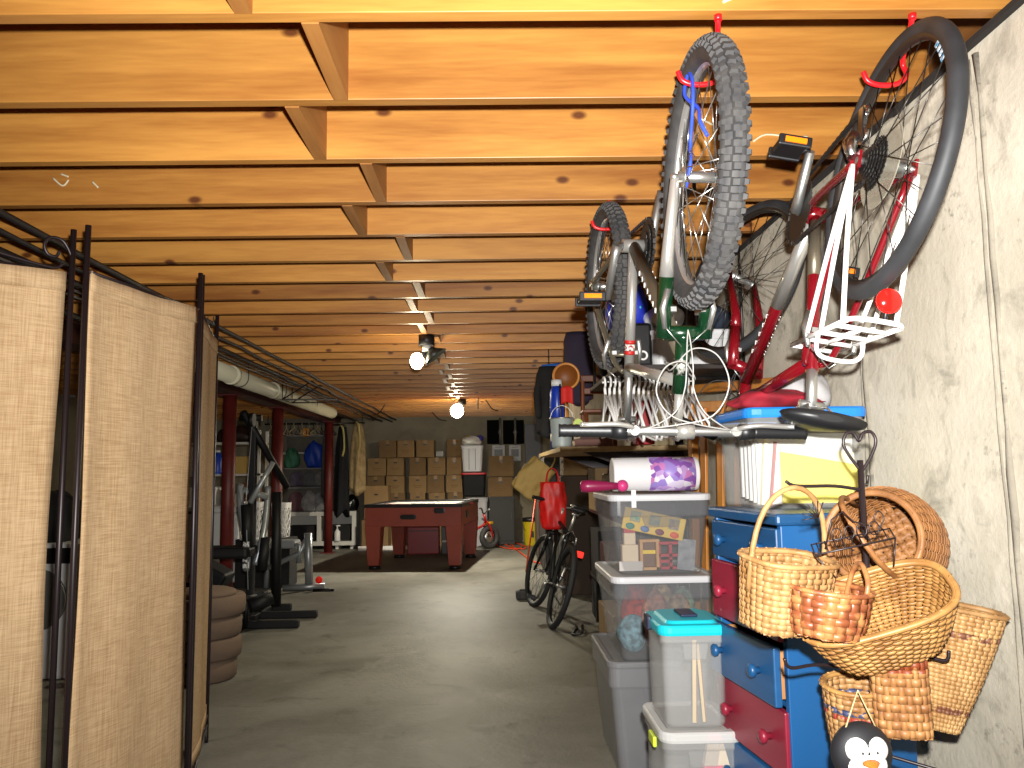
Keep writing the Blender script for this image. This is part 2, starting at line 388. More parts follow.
# ------------------------------------------------------------------ bicycles
def wheel(name, parent, M, R, tr, knobby, rimm, tirem, spokem, nsp=32, hubw=.05, tirelab=None, rimw=.024):
    """wheel in the local x-z plane (axle along y); M places it on the bike"""
    rb = MB(); ro = R-tr*1.55
    prof = [(ro+.006,-rimw/2),(ro+.006,rimw/2),(ro-.004,rimw/2),(ro-.016,rimw*.22),(ro-.016,-rimw*.22),(ro-.004,-rimw/2)]
    vs = []; fs = []; n = 72
    for i in range(n):
        t = 2*pi*i/n
        for q, y in prof: vs.append((q*cos(t), y, q*sin(t)))
    p = len(prof)
    for i in range(n):
        for k in range(p): fs.append((i*p+k, i*p+(k+1)%p, ((i+1)%n)*p+(k+1)%p, ((i+1)%n)*p+k))
    rb.add(vs, fs, True); rim = rb.build(name, rimm, parent); rim.matrix_local = M
    tb = MB(); tb.torus(R-tr, tr, 84, 12)
    if knobby:
        K = 64
        for i in range(K):
            t = 2*pi*i/K
            for row, (u, s_) in enumerate(((0,.016),(.62,.014),(-.62,.014),(1.15,.012),(-1.15,.012))):
                tt = t+(pi/K if row in (1,2) else 0)
                q = R-tr+tr*cos(u); y = tr*sin(u)
                e1 = V((-sin(tt),0,cos(tt))); nr = V((cos(tt)*cos(u), sin(u), sin(tt)*cos(u))); e2 = nr.cross(e1)
                c = V((q*cos(tt), y, q*sin(tt)))+nr*.002
                hw, hh, hd = s_*.55, s_*.62, .0045
                Mx = Matrix((e1,e2,nr)).transposed().to_4x4(); Mx.translation = c
                tb.add([(-hw,-hh,-hd),(hw,-hh,-hd),(hw,hh,-hd),(-hw,hh,-hd),(-hw*.7,-hh*.7,hd),(hw*.7,-hh*.7,hd),(hw*.7,hh*.7,hd),(-hw*.7,hh*.7,hd)],
                       [(4,5,6,7),(0,1,5,4),(1,2,6,5),(2,3,7,6),(3,0,4,7)], False, Mx)
    tb.build('tire', tirem, rim)
    h = MB(); h.cyl((0,-hubw,0),(0,hubw,0),.013)
    for s_ in (-1,1):
        h.cyl((0,s_*hubw*.7,0),(0,s_*hubw*.78,0),.024,seg=18); h.cyl((0,s_*hubw,0),(0,s_*(hubw+.016),0),.008)
    h.build('hub', M_alu, rim)
    sp = MB(); sp.cyl((0,0,0),(0,0,1),.0013,seg=5); sm = sp.mesh('spoke', spokem)
    for i in range(nsp):
        t = 2*pi*i/nsp; s_ = 1 if i % 2 else -1; dt = (1 if (i//2) % 2 else -1)*1.05
        a = V((.022*cos(t+dt), s_*hubw*.74, .022*sin(t+dt))); b = V(((ro-.014)*cos(t), 0, (ro-.014)*sin(t)))
        d = b-a; o = link('spoke', sm, rim, a, d.to_track_quat('Z','Y').to_euler(), (1,1,d.length))
    return rim

def bike(name, label, frame_m, group=None, R=.33, tr=.026, knobby=True, wb=1.05, seat=.46, hangle=70, steer=0,
         rimm=None, tirem=None, spokem=None, head_m=None, fork_m=None, leg_m=None, down_m=None, top_m=None, seat_m=None, stay_m=None,
         postlen=.1, saddle_wide=False, rack=False, chain_side=-1, crank=0.6, bar_w=.6, rise=.0, lightred=False, stemrise=.1, barends=False,
         reflect=True, quad=None, bottle=None, disc=False, nsp=32, cabm=None):
    head_m = head_m or frame_m; fork_m = fork_m or frame_m; leg_m = leg_m or fork_m
    down_m = down_m or frame_m; top_m = top_m or frame_m; seat_m = seat_m or frame_m; stay_m = stay_m or frame_m
    rimm = rimm or M_rim; tirem = tirem or M_rubber; spokem = spokem or M_spoke
    root = thing(name, label, 'bicycle', group=group)
    bb = V((.43,0,R-.03)); ra = V((0,0,R)); fa = V((wb,0,R))
    sd = V((-cos(radians(73)),0,sin(radians(73)))); st_ = bb+sd*seat
    ax = V((-cos(radians(hangle)),0,sin(radians(hangle)))); pf = V((ax.z,0,-ax.x))
    crown = fa+ax*(R+.075)-pf*.045; hb = crown+ax*.02; ht = hb+ax*.13; stem = ht+ax*stemrise
    # steering transform
    S = Matrix.Translation(crown) @ Matrix.Rotation(steer,4,ax) @ Matrix.Translation(-crown)
    T = lambda *p: S @ V(p)
    fr = MB().tube([bb, st_], .0165, 14); fr.cyl(bb-V((0,.036,0)), bb+V((0,.036,0)), .021); fr.build('seat_tube', seat_m, root)
    MB().tube([bb, hb+ax*.035], .0195, 14).build('down_tube', down_m, root)
    MB().tube([st_-sd*.03, ht-ax*.025], .0165, 14).build('top_tube', top_m, root)
    MB().tube([hb-ax*.004, ht+ax*.004], .0195, 14).build('head_tube', head_m, root)
    rs = MB(); y = .062
    for s_ in (-1,1):
        rs.tube(spline([bb+V((-.02,s_*.02,0)), bb+V((-.11,s_*.042,.004)), ra+V((.02,s_*y,0))],5), .0095, 8)
        rs.tube(spline([st_+V((0,s_*.018,-.015)), st_+V((-.06,s_*.04,-.075)), ra+V((.015,s_*y,.012))],5), .0085, 8)
        rs.box(ra+V((.01,s_*y,0)),(.045,.006,.04))
    rs.cyl(st_+V((-.055,-.04,-.08)), st_+V((-.055,.04,-.08)), .007); rs.build('rear_stays', stay_m, root)
    fk = MB(); fk.tube([S@(crown+V((0,-.052,0))), S@(crown+V((0,.052,0)))], .019, 12); fk.cyl(S@crown, S@hb, .02)
    for s_ in (-1,1): fk.tube([S@(crown+V((0,s_*.052,.012))), S@(crown-ax*.14+V((0,s_*.052,0)))], .0185, 12)
    fk.build('fork_crown', fork_m, root)
    for s_ in (-1,1):
        MB().tube([S@(crown-ax*.135+V((0,s_*.052,0))), S@(crown-ax*(R*.62)+V((0,s_*.053,0))), S@(fa+V((0,s_*.056,0)))], [.0185,.016,.011], 12).build('fork_leg', leg_m, root)
    # wheels
    wheel('rear_wheel', root, Matrix.Translation(ra), R, tr, knobby, rimm, tirem, spokem, nsp)
    wheel('front_wheel', root, S @ Matrix.Translation(fa), R, tr, knobby, rimm, tirem, spokem, nsp)
    # bar
    br = MB(); br.cyl(S@ht, S@stem, .0125); hc = stem+V((.085,0,.012)); br.cyl(S@stem, S@hc, .014); br.cyl(S@(hc-V((0,.022,0))), S@(hc+V((0,.022,0))), .02)
    br.build('stem', M_silver, root)
    b2 = MB(); hw = bar_w/2
    bp = [hc+V((-.03,-hw,rise)), hc+V((-.018,-hw*.6,rise)), hc+V((0,-hw*.25,rise*.3)), hc+V((0,hw*.25,rise*.3)), hc+V((-.018,hw*.6,rise)), hc+V((-.03,hw,rise))]
    b2.tube([S@p for p in spline(bp,5)], .0115, 12); hbar = b2.build('handlebar', M_alu, root)
    for s_ in (-1,1):
        g0 = hc+V((-.03,s_*hw,rise)); g1 = hc+V((-.02,s_*(hw-.135),rise)); d = g1-g0
        g = MB()
        pts = [S@(g0+d*(k/18)) for k in range(19)]
        g.tube(pts, [.0175 if k in (0,18) else (.0155 if k % 2 else .0168) for k in range(19)], 14); g.build('grip', M_black, hbar)
        sh = MB(); sh.tube([S@g1, S@(g1+d.normalized()*.035)], .02, 12); sh.build('shifter', M_black, hbar)
        lv = MB(); q = g1+d.normalized()*.05
        lv.tube([S@p for p in spline([q+V((.0,0,0)), q+V((.035,s_*.01,-.008)), q+V((.05,s_*.05,-.014)), q+V((.045,s_*.115,-.012)), q+V((.05,s_*.135,-.012))],5)], .0065, 8)
        lv.tube([S@q, S@(q+V((.03,0,0)))], .012, 10); lv.build('brake_lever', M_silver, hbar)
        if barends:
            be = MB(); be.tube([S@p for p in spline([g0+V((0,s_*.012,0)), g0+V((.05,s_*.012,.02)), g0+V((.11,-s_*.005,.04))],5)], .012, 10); be.build('bar_end', M_black, hbar)
    # cables
    for s_, k in ((-1,1),(1,1.2)):
        q = hc+V((.01,s_*(hw-.19),rise))
        cb = MB(); cb.tube([S@p for p in spline([q, q+V((.035,-s_*.04,-.012)), hc+V((.055*k,s_*.035,-.045)), hc+V((.05*k,s_*.012,-.10)), crown+V((.058,s_*.008,.09)), crown+V((.052,s_*.004,.03)), crown+V((.045,0,.0))],10)], .0017, 6); cb.build('brake_cable', cabm or M_cable, root)
        cb = MB(); cb.tube([S@p for p in spline([q+V((0,s_*.02,0)), hc+V((.05*k,s_*.03,-.012)), hc+V((.07*k,-s_*.05,-.035)), hc+V((.08*k,-s_*.085,-.09*k)), hc+V((.07*k,-s_*.06,-.15*k)), hc+V((.05,-s_*.01,-.165*k)), hc+V((.0,s_*.028,-.13*k)), ht+V((-.04,s_*.02,-.06)), ht+V((-.18,0,-.10))],10)], .0019, 6); cb.build('shift_cable', cabm or M_cable, root)
    # brakes
    for c, up, sg in ((crown-ax*.055, ax, 1), (st_+V((-.06,0,-.085)), V((-.35,0,.93)), -1)):
        bk = MB()
        for s_ in (-1,1):
            o = V((.018*sg,s_*.05,0)); tr_ = (S if sg == 1 else Matrix.Identity(4))
            bk.tube([tr_@(c+o-up*.05), tr_@(c+o+V((.012*sg,s_*.012,0))), tr_@(c+o+up*.05+V((.012*sg,s_*.004,0)))], [.009,.0085,.006], 8)
            bk.box(tr_@(c+V((.004*sg,s_*.036,0))),(.045,.014,.012))
            bk.tube([tr_@(c+o+up*.05+V((.012*sg,0,0))), tr_@(c+up*.10+V((.016*sg,0,0)))], .0015, 5)
        bk.build('brake_caliper', M_alu, root)
    # seat
    top = st_+sd*postlen
    MB().cyl(st_-sd*.04, top, .0135).build('seat_post', M_alu, root)
    sdm = MB(); wv = .105 if saddle_wide else .07
    R_ = []
    prof = [(-.135,.030,.012),(-.125,wv*.86,.026),(-.09,wv,.032),(-.04,wv*.8,.033),(.02,wv*.42,.03),(.08,.025,.027),(.13,.019,.022),(.145,.008,.01)]
    for x, w_, h in prof:
        R_.append([(x, w_*cos(t), .035+(h*(.75 if sin(t) > 0 else .8))*sin(t)*(1 if sin(t) > 0 else .75)) for t in [2*pi*k/18 for k in range(18)]])
    sdl = MB().rings(R_, smooth=True).build('saddle', M_black, root, loc=top)
    cl = MB(); cl.cyl((0,-.03,-.005),(0,.03,-.005),.011)
    for s_ in (-1,1): cl.tube([(-.08,s_*.03,.022),(-.04,s_*.022,.0),(.05,s_*.02,.0),(.09,s_*.012,.018)], .0035, 6)
    cl.build('seat_clamp', M_alu, sdl)
    # cranks
    yc = chain_side*.045
    cr = MB()
    cring = MB()
    for rr_ in (.088,.066,.044):
        n = int(rr_*440); pts = []
        for k in range(n*2):
            q = rr_+(.004 if k % 2 else -.001); t = pi*k/n; pts.append((q*cos(t), q*sin(t)))
        cring.prism([(p[0],p[1]) for p in pts], chain_side*(.044-.006*(.088-rr_)/.022)-.0012, chain_side*(.044-.006*(.088-rr_)/.022)+.0012)
    co = cring.build('chainring', M_steel, root, loc=bb)
    for s_, a in ((chain_side,crank),(-chain_side,crank+pi)):
        e = bb+V((.172*cos(a), s_*.075, .172*sin(a)))
        c_ = MB().tube([bb+V((0,s_*.052,0)), bb+V((.03*cos(a),s_*.058,.03*sin(a))), e], [.018,.014,.0115], 10); c_.cyl(bb-V((0,.05,0)), bb+V((0,.05,0)), .012)
        ca = c_.build('crank_arm', M_alu, root)
        pd = MB(); pc = e+V((0,s_*.055,0))
        pd.box(pc,(.085,.075,.02)); pd.box(pc+V((.043,0,0)),(.012,.085,.03)); pd.box(pc-V((.043,0,0)),(.012,.085,.03)); pd.cyl(e, pc, .007)
        po = pd.build('pedal', M_black, ca, bevel=.004)
        if reflect:
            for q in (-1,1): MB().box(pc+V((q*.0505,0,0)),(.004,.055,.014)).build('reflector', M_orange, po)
    # cassette, chain, derailleur
    cs = MB()
    for i, q in enumerate((.058,.051,.044,.038,.032,.027,.023)):
        n = int(q*560); pts = []
        for k in range(n*2):
            rr2 = q+(.0025 if k % 2 else -.001); t = pi*k/n; pts.append((rr2*cos(t), rr2*sin(t)))
        y0 = chain_side*(.024+.0042*i); cs.prism(pts, y0-.0009, y0+.0009)
    cso = cs.build('cassette', M_steel, root, loc=ra)
    ch = MB(); yq = chain_side*.044
    jw = ra+V((.035,yq,-.075)); j2 = ra+V((.05,yq,-.135))
    def linkrow(a, b):
        a = V(a); b = V(b); d = (b-a); n = max(2,int(d.length/.0127)); d.normalize(); q = V((d.z,0,-d.x))
        for i in range(n):
            c = a+(b-a)*((i+.5)/n); w2 = .0045 if i % 2 else .0034
            Mx = Matrix((d,V((0,1,0)),q)).transposed().to_4x4(); Mx.translation = c
            ch.add([(-.0068,-w2,-.0042),(.0068,-w2,-.0042),(.0068,w2,-.0042),(-.0068,w2,-.0042),(-.0068,-w2,.0042),(.0068,-w2,.0042),(.0068,w2,.0042),(-.0068,w2,.0042)],
                   [(3,2,1,0),(4,5,6,7),(0,1,5,4),(1,2,6,5),(2,3,7,6),(3,0,4,7)], False, Mx)
    linkrow(ra+V((0,yq,.046)), bb+V((0,yq,.088)))
    linkrow(bb+V((-.01,yq,-.088)), j2+V((0,0,-.018))); linkrow(j2+V((-.016,0,0)), jw+V((.016,0,0)))
    for i in range(8):
        t0 = pi/2-pi*i/8; t1 = pi/2-pi*(i+1)/8
        linkrow(bb+V((.088*cos(t0),yq,.088*sin(t0))), bb+V((.088*cos(t1),yq,.088*sin(t1))))
    ch.build('chain', M_steel, root)
    dr = MB(); dr.tube([ra+V((.012,chain_side*.07,-.01)), ra+V((.03,chain_side*.075,-.05)), jw+V((0,chain_side*.02,0))], [.012,.016,.014], 10)
    for q in (jw, j2): dr.cyl(q-V((0,.004,0)), q+V((0,.004,0)), .02, seg=14)
    dr.prism([(jw.x-.012,jw.z+.012),(jw.x+.012,jw.z+.012),(j2.x+.012,j2.z-.014),(j2.x-.01,j2.z-.014)], yq+chain_side*.007-.0015, yq+chain_side*.007+.0015)
    dr.build('derailleur', M_chrome, root)
    if lightred:
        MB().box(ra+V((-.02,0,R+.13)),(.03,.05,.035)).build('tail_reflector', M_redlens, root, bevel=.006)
    root['_p'] = 0; del root['_p']
    return root, dict(bb=bb,ra=ra,fa=fa,st=st_,sd=sd,crown=crown,ht=ht,hc=hc,S=S,top=top,ax=ax,R=R)
def pose(o, xd, zd, loc):
    xd = V(xd).normalized(); zd = V(zd); zd = (zd-xd*zd.dot(xd)).normalized(); yd = zd.cross(xd)
    Mx = Matrix((xd,yd,zd)).transposed().to_4x4(); Mx.translation = loc; o.matrix_world = Mx

# mountain bike hung by both wheels, silver and green
def sleeve(name, a, b, r, m, parent):
    return MB().tube([a, b], r, 16).build(name, m, parent)
bA, gA = bike('mountain_bike', 'silver and dark green mountain bike with knobby tires hung upside down from red hooks', M_silver,
    R=.302, tr=.028, knobby=True, wb=1.10, seat=.42, hangle=69, head_m=M_green, fork_m=M_green, leg_m=M_silver, down_m=M_olive, top_m=M_silver, seat_m=M_silver,
    stay_m=M_olive, postlen=.15, chain_side=-1, crank=-1.14, bar_w=.62, rise=.0, steer=radians(4), cabm=M_cablew)
pose(bA, (.058,-1.1,0), (0,0,-1), V((.437,2.86,2.262)))
g = gA
sleeve('head_badge_band', g['crown']+g['ax']*.065, g['crown']+g['ax']*.105, .0203, mat('silver_badge',(200,200,190),.3,.6,var=(90,(30,50,34),.06)), bA)
for q in (.30,.335): sleeve('decal_ring', g['bb']+g['sd']*q, g['bb']+g['sd']*(q+.012), .0172, mat('decal_red',(170,30,28),.4), bA)
sleeve('decal_ring', g['bb']+g['sd']*.314, g['bb']+g['sd']*.333, .017, mat('decal_pale',(225,215,205),.4,var=(120,(120,30,30),.05)), bA)
hbp = g['crown']+g['ax']*.055
mb = MB()
for k in range(9):
    q = .30+.058*k; c = g['bb'].lerp(hbp, q); d = (hbp-g['bb']).normalized(); n = V((d.z,0,-d.x))
    for s_ in (-1,1):
        mb.tube([c+V((0,s_*.0195,0))-d*.007+n*.003, c+V((0,s_*.0197,0))+n*.008, c+V((0,s_*.0195,0))+d*.007-n*.003, c+V((0,s_*.0197,0))-n*.008], .0014, 5, closed=(k%2==0))
mb.build('frame_lettering', M_whitem, bA)
# blue cord tied through the spokes of its front wheel
mb = MB(); fa = g['fa']
for pts in ([(-.02,.012,-.27),(.0,.03,-.20),(.06,.02,-.14),(.10,.03,-.09),(.115,.02,-.05)],[(-.02,.012,-.27),(.03,.02,-.22),(.05,.028,-.15),(.0,.02,-.09),(.02,.03,-.02),(-.02,.03,.02)]):
    mb.tube(spline([fa+V(p) for p in pts],6), .0045, 6)
tag(mb.build('cord', mat('blue_cord',(40,70,190),.7)), 'blue cord tied through the spokes of the knobby front wheel', 'cord').matrix_world = bA.matrix_world
bB, gB = bike('city_bike', 'dark red and silver bike with white rear rack hung upside down beside the wall', M_redp,
    R=.302, tr=.019, knobby=False, wb=1.08, seat=.48, hangle=71, steer=radians(-24), tirem=M_rubber2, rimm=M_rimdark, spokem=M_spoked, leg_m=M_redp, seat_m=M_redp,
    down_m=M_redp, top_m=M_redp, postlen=.10, saddle_wide=True, chain_side=-1, crank=pi+.75, bar_w=.46)
pose(bB, (.035,1,0), (-.19,0,-1), V((.937,1.66,2.245)))
g = gB; hbp = g['crown']+g['ax']*.055
sleeve('silver_paint_section', g['bb'].lerp(g['st'],.06), g['bb'].lerp(g['st'],.42), .0171, M_olive, bB)
sleeve('silver_paint_section', g['bb'].lerp(hbp,.04), g['bb'].lerp(hbp,.5), .0201, M_silver, bB)
mb = MB()
for k in range(5):
    c = g['bb'].lerp(hbp, .56+.055*k); d = (hbp-g['bb']).normalized(); n = V((d.z,0,-d.x))
    for s_ in (-1,1): mb.tube([c+V((0,s_*.0198,0))-d*.007-n*.007, c+V((0,s_*.0198,0))+n*.007, c+V((0,s_*.0198,0))+d*.007-n*.006], .0014, 5)
mb.build('frame_lettering', M_whitem, bB)
sp = MB(); sp.lathe([(.03,0),(.098,.006),(.1,.006),(.1,.008),(.03,.002)], 40, Matrix.Translation(g['ra']+V((0,-.018,0))) @ Matrix.Rotation(-pi/2,4,'X'))
sp.build('spoke_protector', mat('clear_disc',(196,190,170),.25,alpha=.35), bB)
# white tubular rack of the city bike
rk = MB(); z = .672; w2 = .056; x0, x1 = -.05, .30; r = .0058
ra = g['ra']
for s_ in (-1,1):
    rk.tube([(x0,s_*w2,z),(x1,s_*w2,z)], r, 8)
    for xe in (.20,.105,-.02):
        rk.tube(spline([ra+V((.0,s_*.072,.012)), ra+V((xe*.5,s_*.066,.19)), V((xe,s_*w2,z))],4), r, 8)
rk.tube(spline([(x0,-w2,z),(x0-.02,-w2*.6,z),(x0-.02,w2*.6,z),(x0,w2,z)],5), r, 8)
for xe in (.02,.11,.20,x1): rk.tube([(xe,-w2,z),(xe,w2,z)], r, 8)
rk.tube([(.02,0,z),(x1,0,z)], r, 8)
rk.tube([(x1,-.02,z),g['st']+V((-.05,-.02,-.09))], .004, 6); rk.tube([(x1,.02,z),g['st']+V((-.05,.02,-.09))], .004, 6)
rko = rk.build('rear_rack', M_whitem, bB)
MB().tube(spline([(.13,-.052,z),(.13,-.052,z+.035),(.135,-.03,z+.052),(.135,.03,z+.052),(.13,.052,z+.035),(.13,.052,z)],5), .0055, 8).build('rack_clip', M_whitem, rko)
tl = MB(); tl.lathe([(.026,-.006),(.027,.004),(.022,.011),(.001,.014)], 24, Matrix.Translation((x0-.022,.012,z-.045)) @ Matrix.Rotation(-pi/2,4,'Y'))
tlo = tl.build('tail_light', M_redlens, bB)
MB().tube([(x0-.016,.012,z-.045),(x0-.016,.012,z)], .005, 6).build('bracket', M_black, tlo)
# sticker on the rim
mb = MB()
for k in range(4):
    t = radians(-140-4*k); R_ = .262; mb.box((R_*cos(t), -.0125, R_*sin(t)),(.012,.001,.010),Matrix.Rotation(-t,3,'Y'))
mb.build('rim_sticker', mat('sticker',(225,230,232),.4,var=(80,(60,130,170),.1)), bB, loc=g['ra'])
# red vinyl coated ceiling hooks, each screwed into the underside of a joist and curling under a rim
def hook(P, side, label):
    X, Y, Z = P; Yj = min(jy, key=lambda q: abs(q-Y)) + X*jang; o = thing('ceiling_hook', label, 'hook', (X+side*.012,Yj,HJ))
    L_ = lambda x, y, z: (x-X-side*.012, y-Yj, z-HJ)
    pts = [L_(X+side*.012,Yj,HJ-.004), L_(X+side*.018,Yj+(Y-Yj)*.2,HJ-.02), L_(X+side*.045,Y,Z+.045), L_(X+side*.052,Y,Z+.012), L_(X+side*.030,Y,Z-.010), L_(X-side*.012,Y,Z-.014), L_(X-side*.040,Y,Z-.004), L_(X-side*.050,Y,Z+.018)]
    MB().tube(spline(pts,6), .0062, 10).build('hook_arm', M_redvinyl, o)
    MB().cyl((0,0,.0),(0,0,-.012),.0085).build('shank', M_redvinyl, o)
bpy.context.view_layer.update()
def rimtop(b, g, axle, deg=0, tr=.028, M=None):
    q = .302-tr*1.55-.026; a = radians(deg); p = axle+V((q*sin(a),0,-q*cos(a)))
    return b.matrix_world @ (g['S'] @ p if M else p)
hook(rimtop(bA, gA, gA['fa'], 4, M=1), 1, 'red hook holding the front wheel of the silver mountain bike')
hook(rimtop(bA, gA, gA['ra'], 0), 1, 'red hook holding the rear wheel of the silver mountain bike')
hook(rimtop(bB, gB, gB['ra'], 16, .019), 1, 'red hook holding the wheel with the white rack, beside the wall')
# ------------------------------------------------------------------ woven baskets
M_wick = {
 'pale': mat('pale_wicker',(170,132,86),.5,spec=.35,var=(28,(126,88,48),.2)),
 'gold': mat('golden_wicker',(178,134,76),.45,spec=.45,var=(24,(124,82,40),.22)),
 'brown': mat('brown_wicker',(152,104,60),.5,spec=.4,var=(24,(108,68,34),.2)),
 'red': mat('red_brown_wicker',(122,66,38),.42,spec=.5,var=(30,(166,112,66),.08)),
 'check': mat('checker_wicker',(200,148,84),.45,var=(30,(150,92,46),.12)),
}
def band_mat(name, base, dark, zs, w, colors=None):
    """wicker whose weavers at certain heights are dyed"""
    m = bpy.data.materials.new(name); m.use_nodes = True
    nt = m.node_tree; N = nt.nodes; L = nt.links; b = N['Principled BSDF']
    tc = N.new('ShaderNodeTexCoord'); sx = N.new('ShaderNodeSeparateXYZ'); L.new(tc.outputs['Object'], sx.inputs[0])
    n = N.new('ShaderNodeTexNoise'); n.inputs['Scale'].default_value = 26; L.new(tc.outputs['Object'], n.inputs['Vector'])
    r = N.new('ShaderNodeValToRGB'); e = r.color_ramp.elements; e[0].position = .3; e[1].position = .7; e[0].color = lin(dark); e[1].color = lin(base)
    L.new(n.outputs['Fac'], r.inputs['Fac']); col = r.outputs['Color']
    for z, c in zip(zs, colors):
        a = N.new('ShaderNodeMath'); a.operation = 'COMPARE'; a.inputs[1].default_value = z; a.inputs[2].default_value = w
        L.new(sx.outputs['Z'], a.inputs[0])
        n2 = N.new('ShaderNodeTexNoise'); n2.inputs['Scale'].default_value = 45; L.new(tc.outputs['Object'], n2.inputs['Vector'])
        g = N.new('ShaderNodeMath'); g.operation = 'GREATER_THAN'; g.inputs[1].default_value = .46; L.new(n2.outputs['Fac'], g.inputs[0])
        q = N.new('ShaderNodeMath'); q.operation = 'MULTIPLY'; L.new(a.outputs[0], q.inputs[0]); L.new(g.outputs[0], q.inputs[1])
        x = N.new('ShaderNodeMix'); x.data_type = 'RGBA'; L.new(q.outputs[0], x.inputs[0]); L.new(col, x.inputs[6]); x.inputs[7].default_value = lin(c); col = x.outputs[2]
    L.new(col, b.inputs['Base Color']); b.inputs['Roughness'].default_value = .5
    return m
def se(t, a, b, p):
    c, s = cos(t), sin(t)
    return V((a*math.copysign(abs(c)**(2/p), c), b*math.copysign(abs(s)**(2/p), s), 0))
def basket(name, label, m, prof, h, p=2.0, rows=16, stakes=26, handle=None, rim_m=None, amp=.0015, wide=.94, lip=.005, group='woven baskets on the wire stand'):
    """prof: function t -> (half width a, half width b); local z is the opening direction, origin at base centre"""
    root = thing(name, label, 'basket', group=group)
    if stakes % 2: stakes += 1
    # even spacing around the outline
    def outline(a, b, n):
        P = [se(2*pi*k/400, a, b, p) for k in range(401)]; Ls = [0]
        for k in range(400): Ls.append(Ls[-1]+(P[k+1]-P[k]).length)
        out = []; j = 0
        for i in range(n):
            d = Ls[-1]*i/n
            while Ls[j+1] < d: j += 1
            f = (d-Ls[j])/max(1e-9, Ls[j+1]-Ls[j]); out.append(P[j].lerp(P[j+1], f))
        return out
    n = stakes*4; wv = MB()
    for i in range(rows):
        t = (i+.5)/rows; a, b = prof(t); P = outline(a, b, n); hh = h/rows*wide/2
        a2, b2 = prof(min(1,t+.02)); vs = []
        for k in range(n):
            q = P[k]; nr = V((q.x/(a*a), q.y/(b*b), 0)).normalized(); s = sin(pi*k/4+pi*i)
            q = q+nr*amp*1.6*max(-1,min(1,1.6*s))
            vs.append((q.x, q.y, h*t-hh)); vs.append((q.x*(1+.0), q.y, h*t+hh))
        wv.add(vs, [(2*k, 2*((k+1)%n), 2*((k+1)%n)+1, 2*k+1) for k in range(n)], True)
    # stakes
    for k in range(stakes):
        kk = k*4+2; L_, R_ = [], []
        m_ = rows*4
        for j in range(m_+1):
            t = j/m_; a, b = prof(t)
            th_ = None
            L_.append(t)
        vs = []
        for t in L_:
            a, b = prof(t)
            P = se(2*pi*kk/n if p <= 2.2 else 0, a, b, p) if p <= 2.2 else None
            vs.append((t, a, b))
        pts = []
        for (t, a, b) in vs:
            if p <= 2.2:
                q = se(2*pi*kk/n, a, b, p)
            else:
                # follow the same arc fraction
                q = basket._cache.setdefault((round(a,4),round(b,4),n,p), outline(a,b,n))[kk % n]
            nr = V((q.x/(a*a), q.y/(b*b), 0)).normalized(); tg = V((-nr.y, nr.x, 0))
            s = -sin(pi*kk/4+pi*(t*rows-.5)) if True else 0
            s = sin(pi*(t*rows))*(1 if k % 2 else -1)
            q = q + nr*amp*.9*s; w_ = pi*(a+b)/stakes*.42
            pts.append((q-tg*w_+V((0,0,h*t)), q+tg*w_+V((0,0,h*t))))
        fl = [x for pr_ in pts for x in pr_]
        wv.add(fl, [(2*i, 2*i+1, 2*i+3, 2*i+2) for i in range(len(pts)-1)], True)
    # base: crossing strips
    a, b = prof(0); nb = max(6, stakes//3)
    for dirn in (0,1):
        for i in range(nb):
            f = -1+2*(i+.5)/nb; ww = (a if dirn == 0 else b)/nb*.85; ext = (max(0,1-abs(f)**p))**(1/p)*.99; pts = []
            for j in range(nb*2+1):
                g = -1+2*j/(nb*2); zz = .002*(1 if (i+dirn) % 2 else -1)*cos(pi*j)
                if dirn == 0: c = V((f*a, g*b*ext, zz)); o_ = V((ww,0,0))
                else: c = V((g*a*ext, f*b, zz)); o_ = V((0,ww,0))
                pts += [c-o_, c+o_]
            wv.add(pts, [(2*q, 2*q+1, 2*q+3, 2*q+2) for q in range(nb*2)], True)
    wv.build('weave', m, root, solid=.0016)
    rm = MB(); a, b = prof(1.0)
    for dr, dz in ((amp*1.2,0),(-amp*1.2,-.001)):
        P = [V((q.x*(1+dr/a), q.y*(1+dr/b), h+dz)) for q in outline(a, b, 64)]
        rm.tube(P, lip, 8, closed=True)
    q = 3
    P = outline(a+amp, b+amp, 96)
    rm.tube([P[k]+V((0,0,h+lip*1.05*cos(k*pi/2)))+P[k].normalized()*lip*1.1*sin(k*pi/2) for k in range(96)], .0015, 5, closed=True)
    rm.build('rim', rim_m or m, root)
    if handle:
        for hd in (handle if isinstance(handle, list) else [handle]): hd(root, a, b, h, rim_m or m)
    return root
basket._cache = {}
def arch(height, axis='x', wid=.007, off=0, span=1.0, n=18, flat=.4):
    def f(root, a, b, h, m):
        mb = MB(); L_ = []
        for k in range(n+1):
            t = pi*k/n; e = (a if axis == 'x' else b)*span
            x = e*cos(t); z = h-.02+(height+.02)*sin(t)**.75
            L_.append(V((x, off, z)) if axis == 'x' else V((off, x, z)))
        L2 = [V((L_[0].x, L_[0].y, h-.06))]+L_+[V((L_[-1].x, L_[-1].y, h-.06))]
        vs = []; o = V((0,wid,0)) if axis == 'x' else V((wid,0,0))
        mb.tube(L2, wid, 8); q = []
        for k in range(len(L2)-1):
            for j in range(3):
                c = L2[k].lerp(L2[k+1], j/3); q.append(c)
        # spiral wrapping
        sp = []
        for i, c in enumerate(q):
            sp.append(c+V((0 if axis == 'x' else wid*1.05*cos(i*2.1), wid*1.05*cos(i*2.1) if axis == 'x' else 0, wid*1.0*sin(i*2.1))))
        mb.tube(sp, .0016, 5)
        mb.build('handle', m, root)
    return f
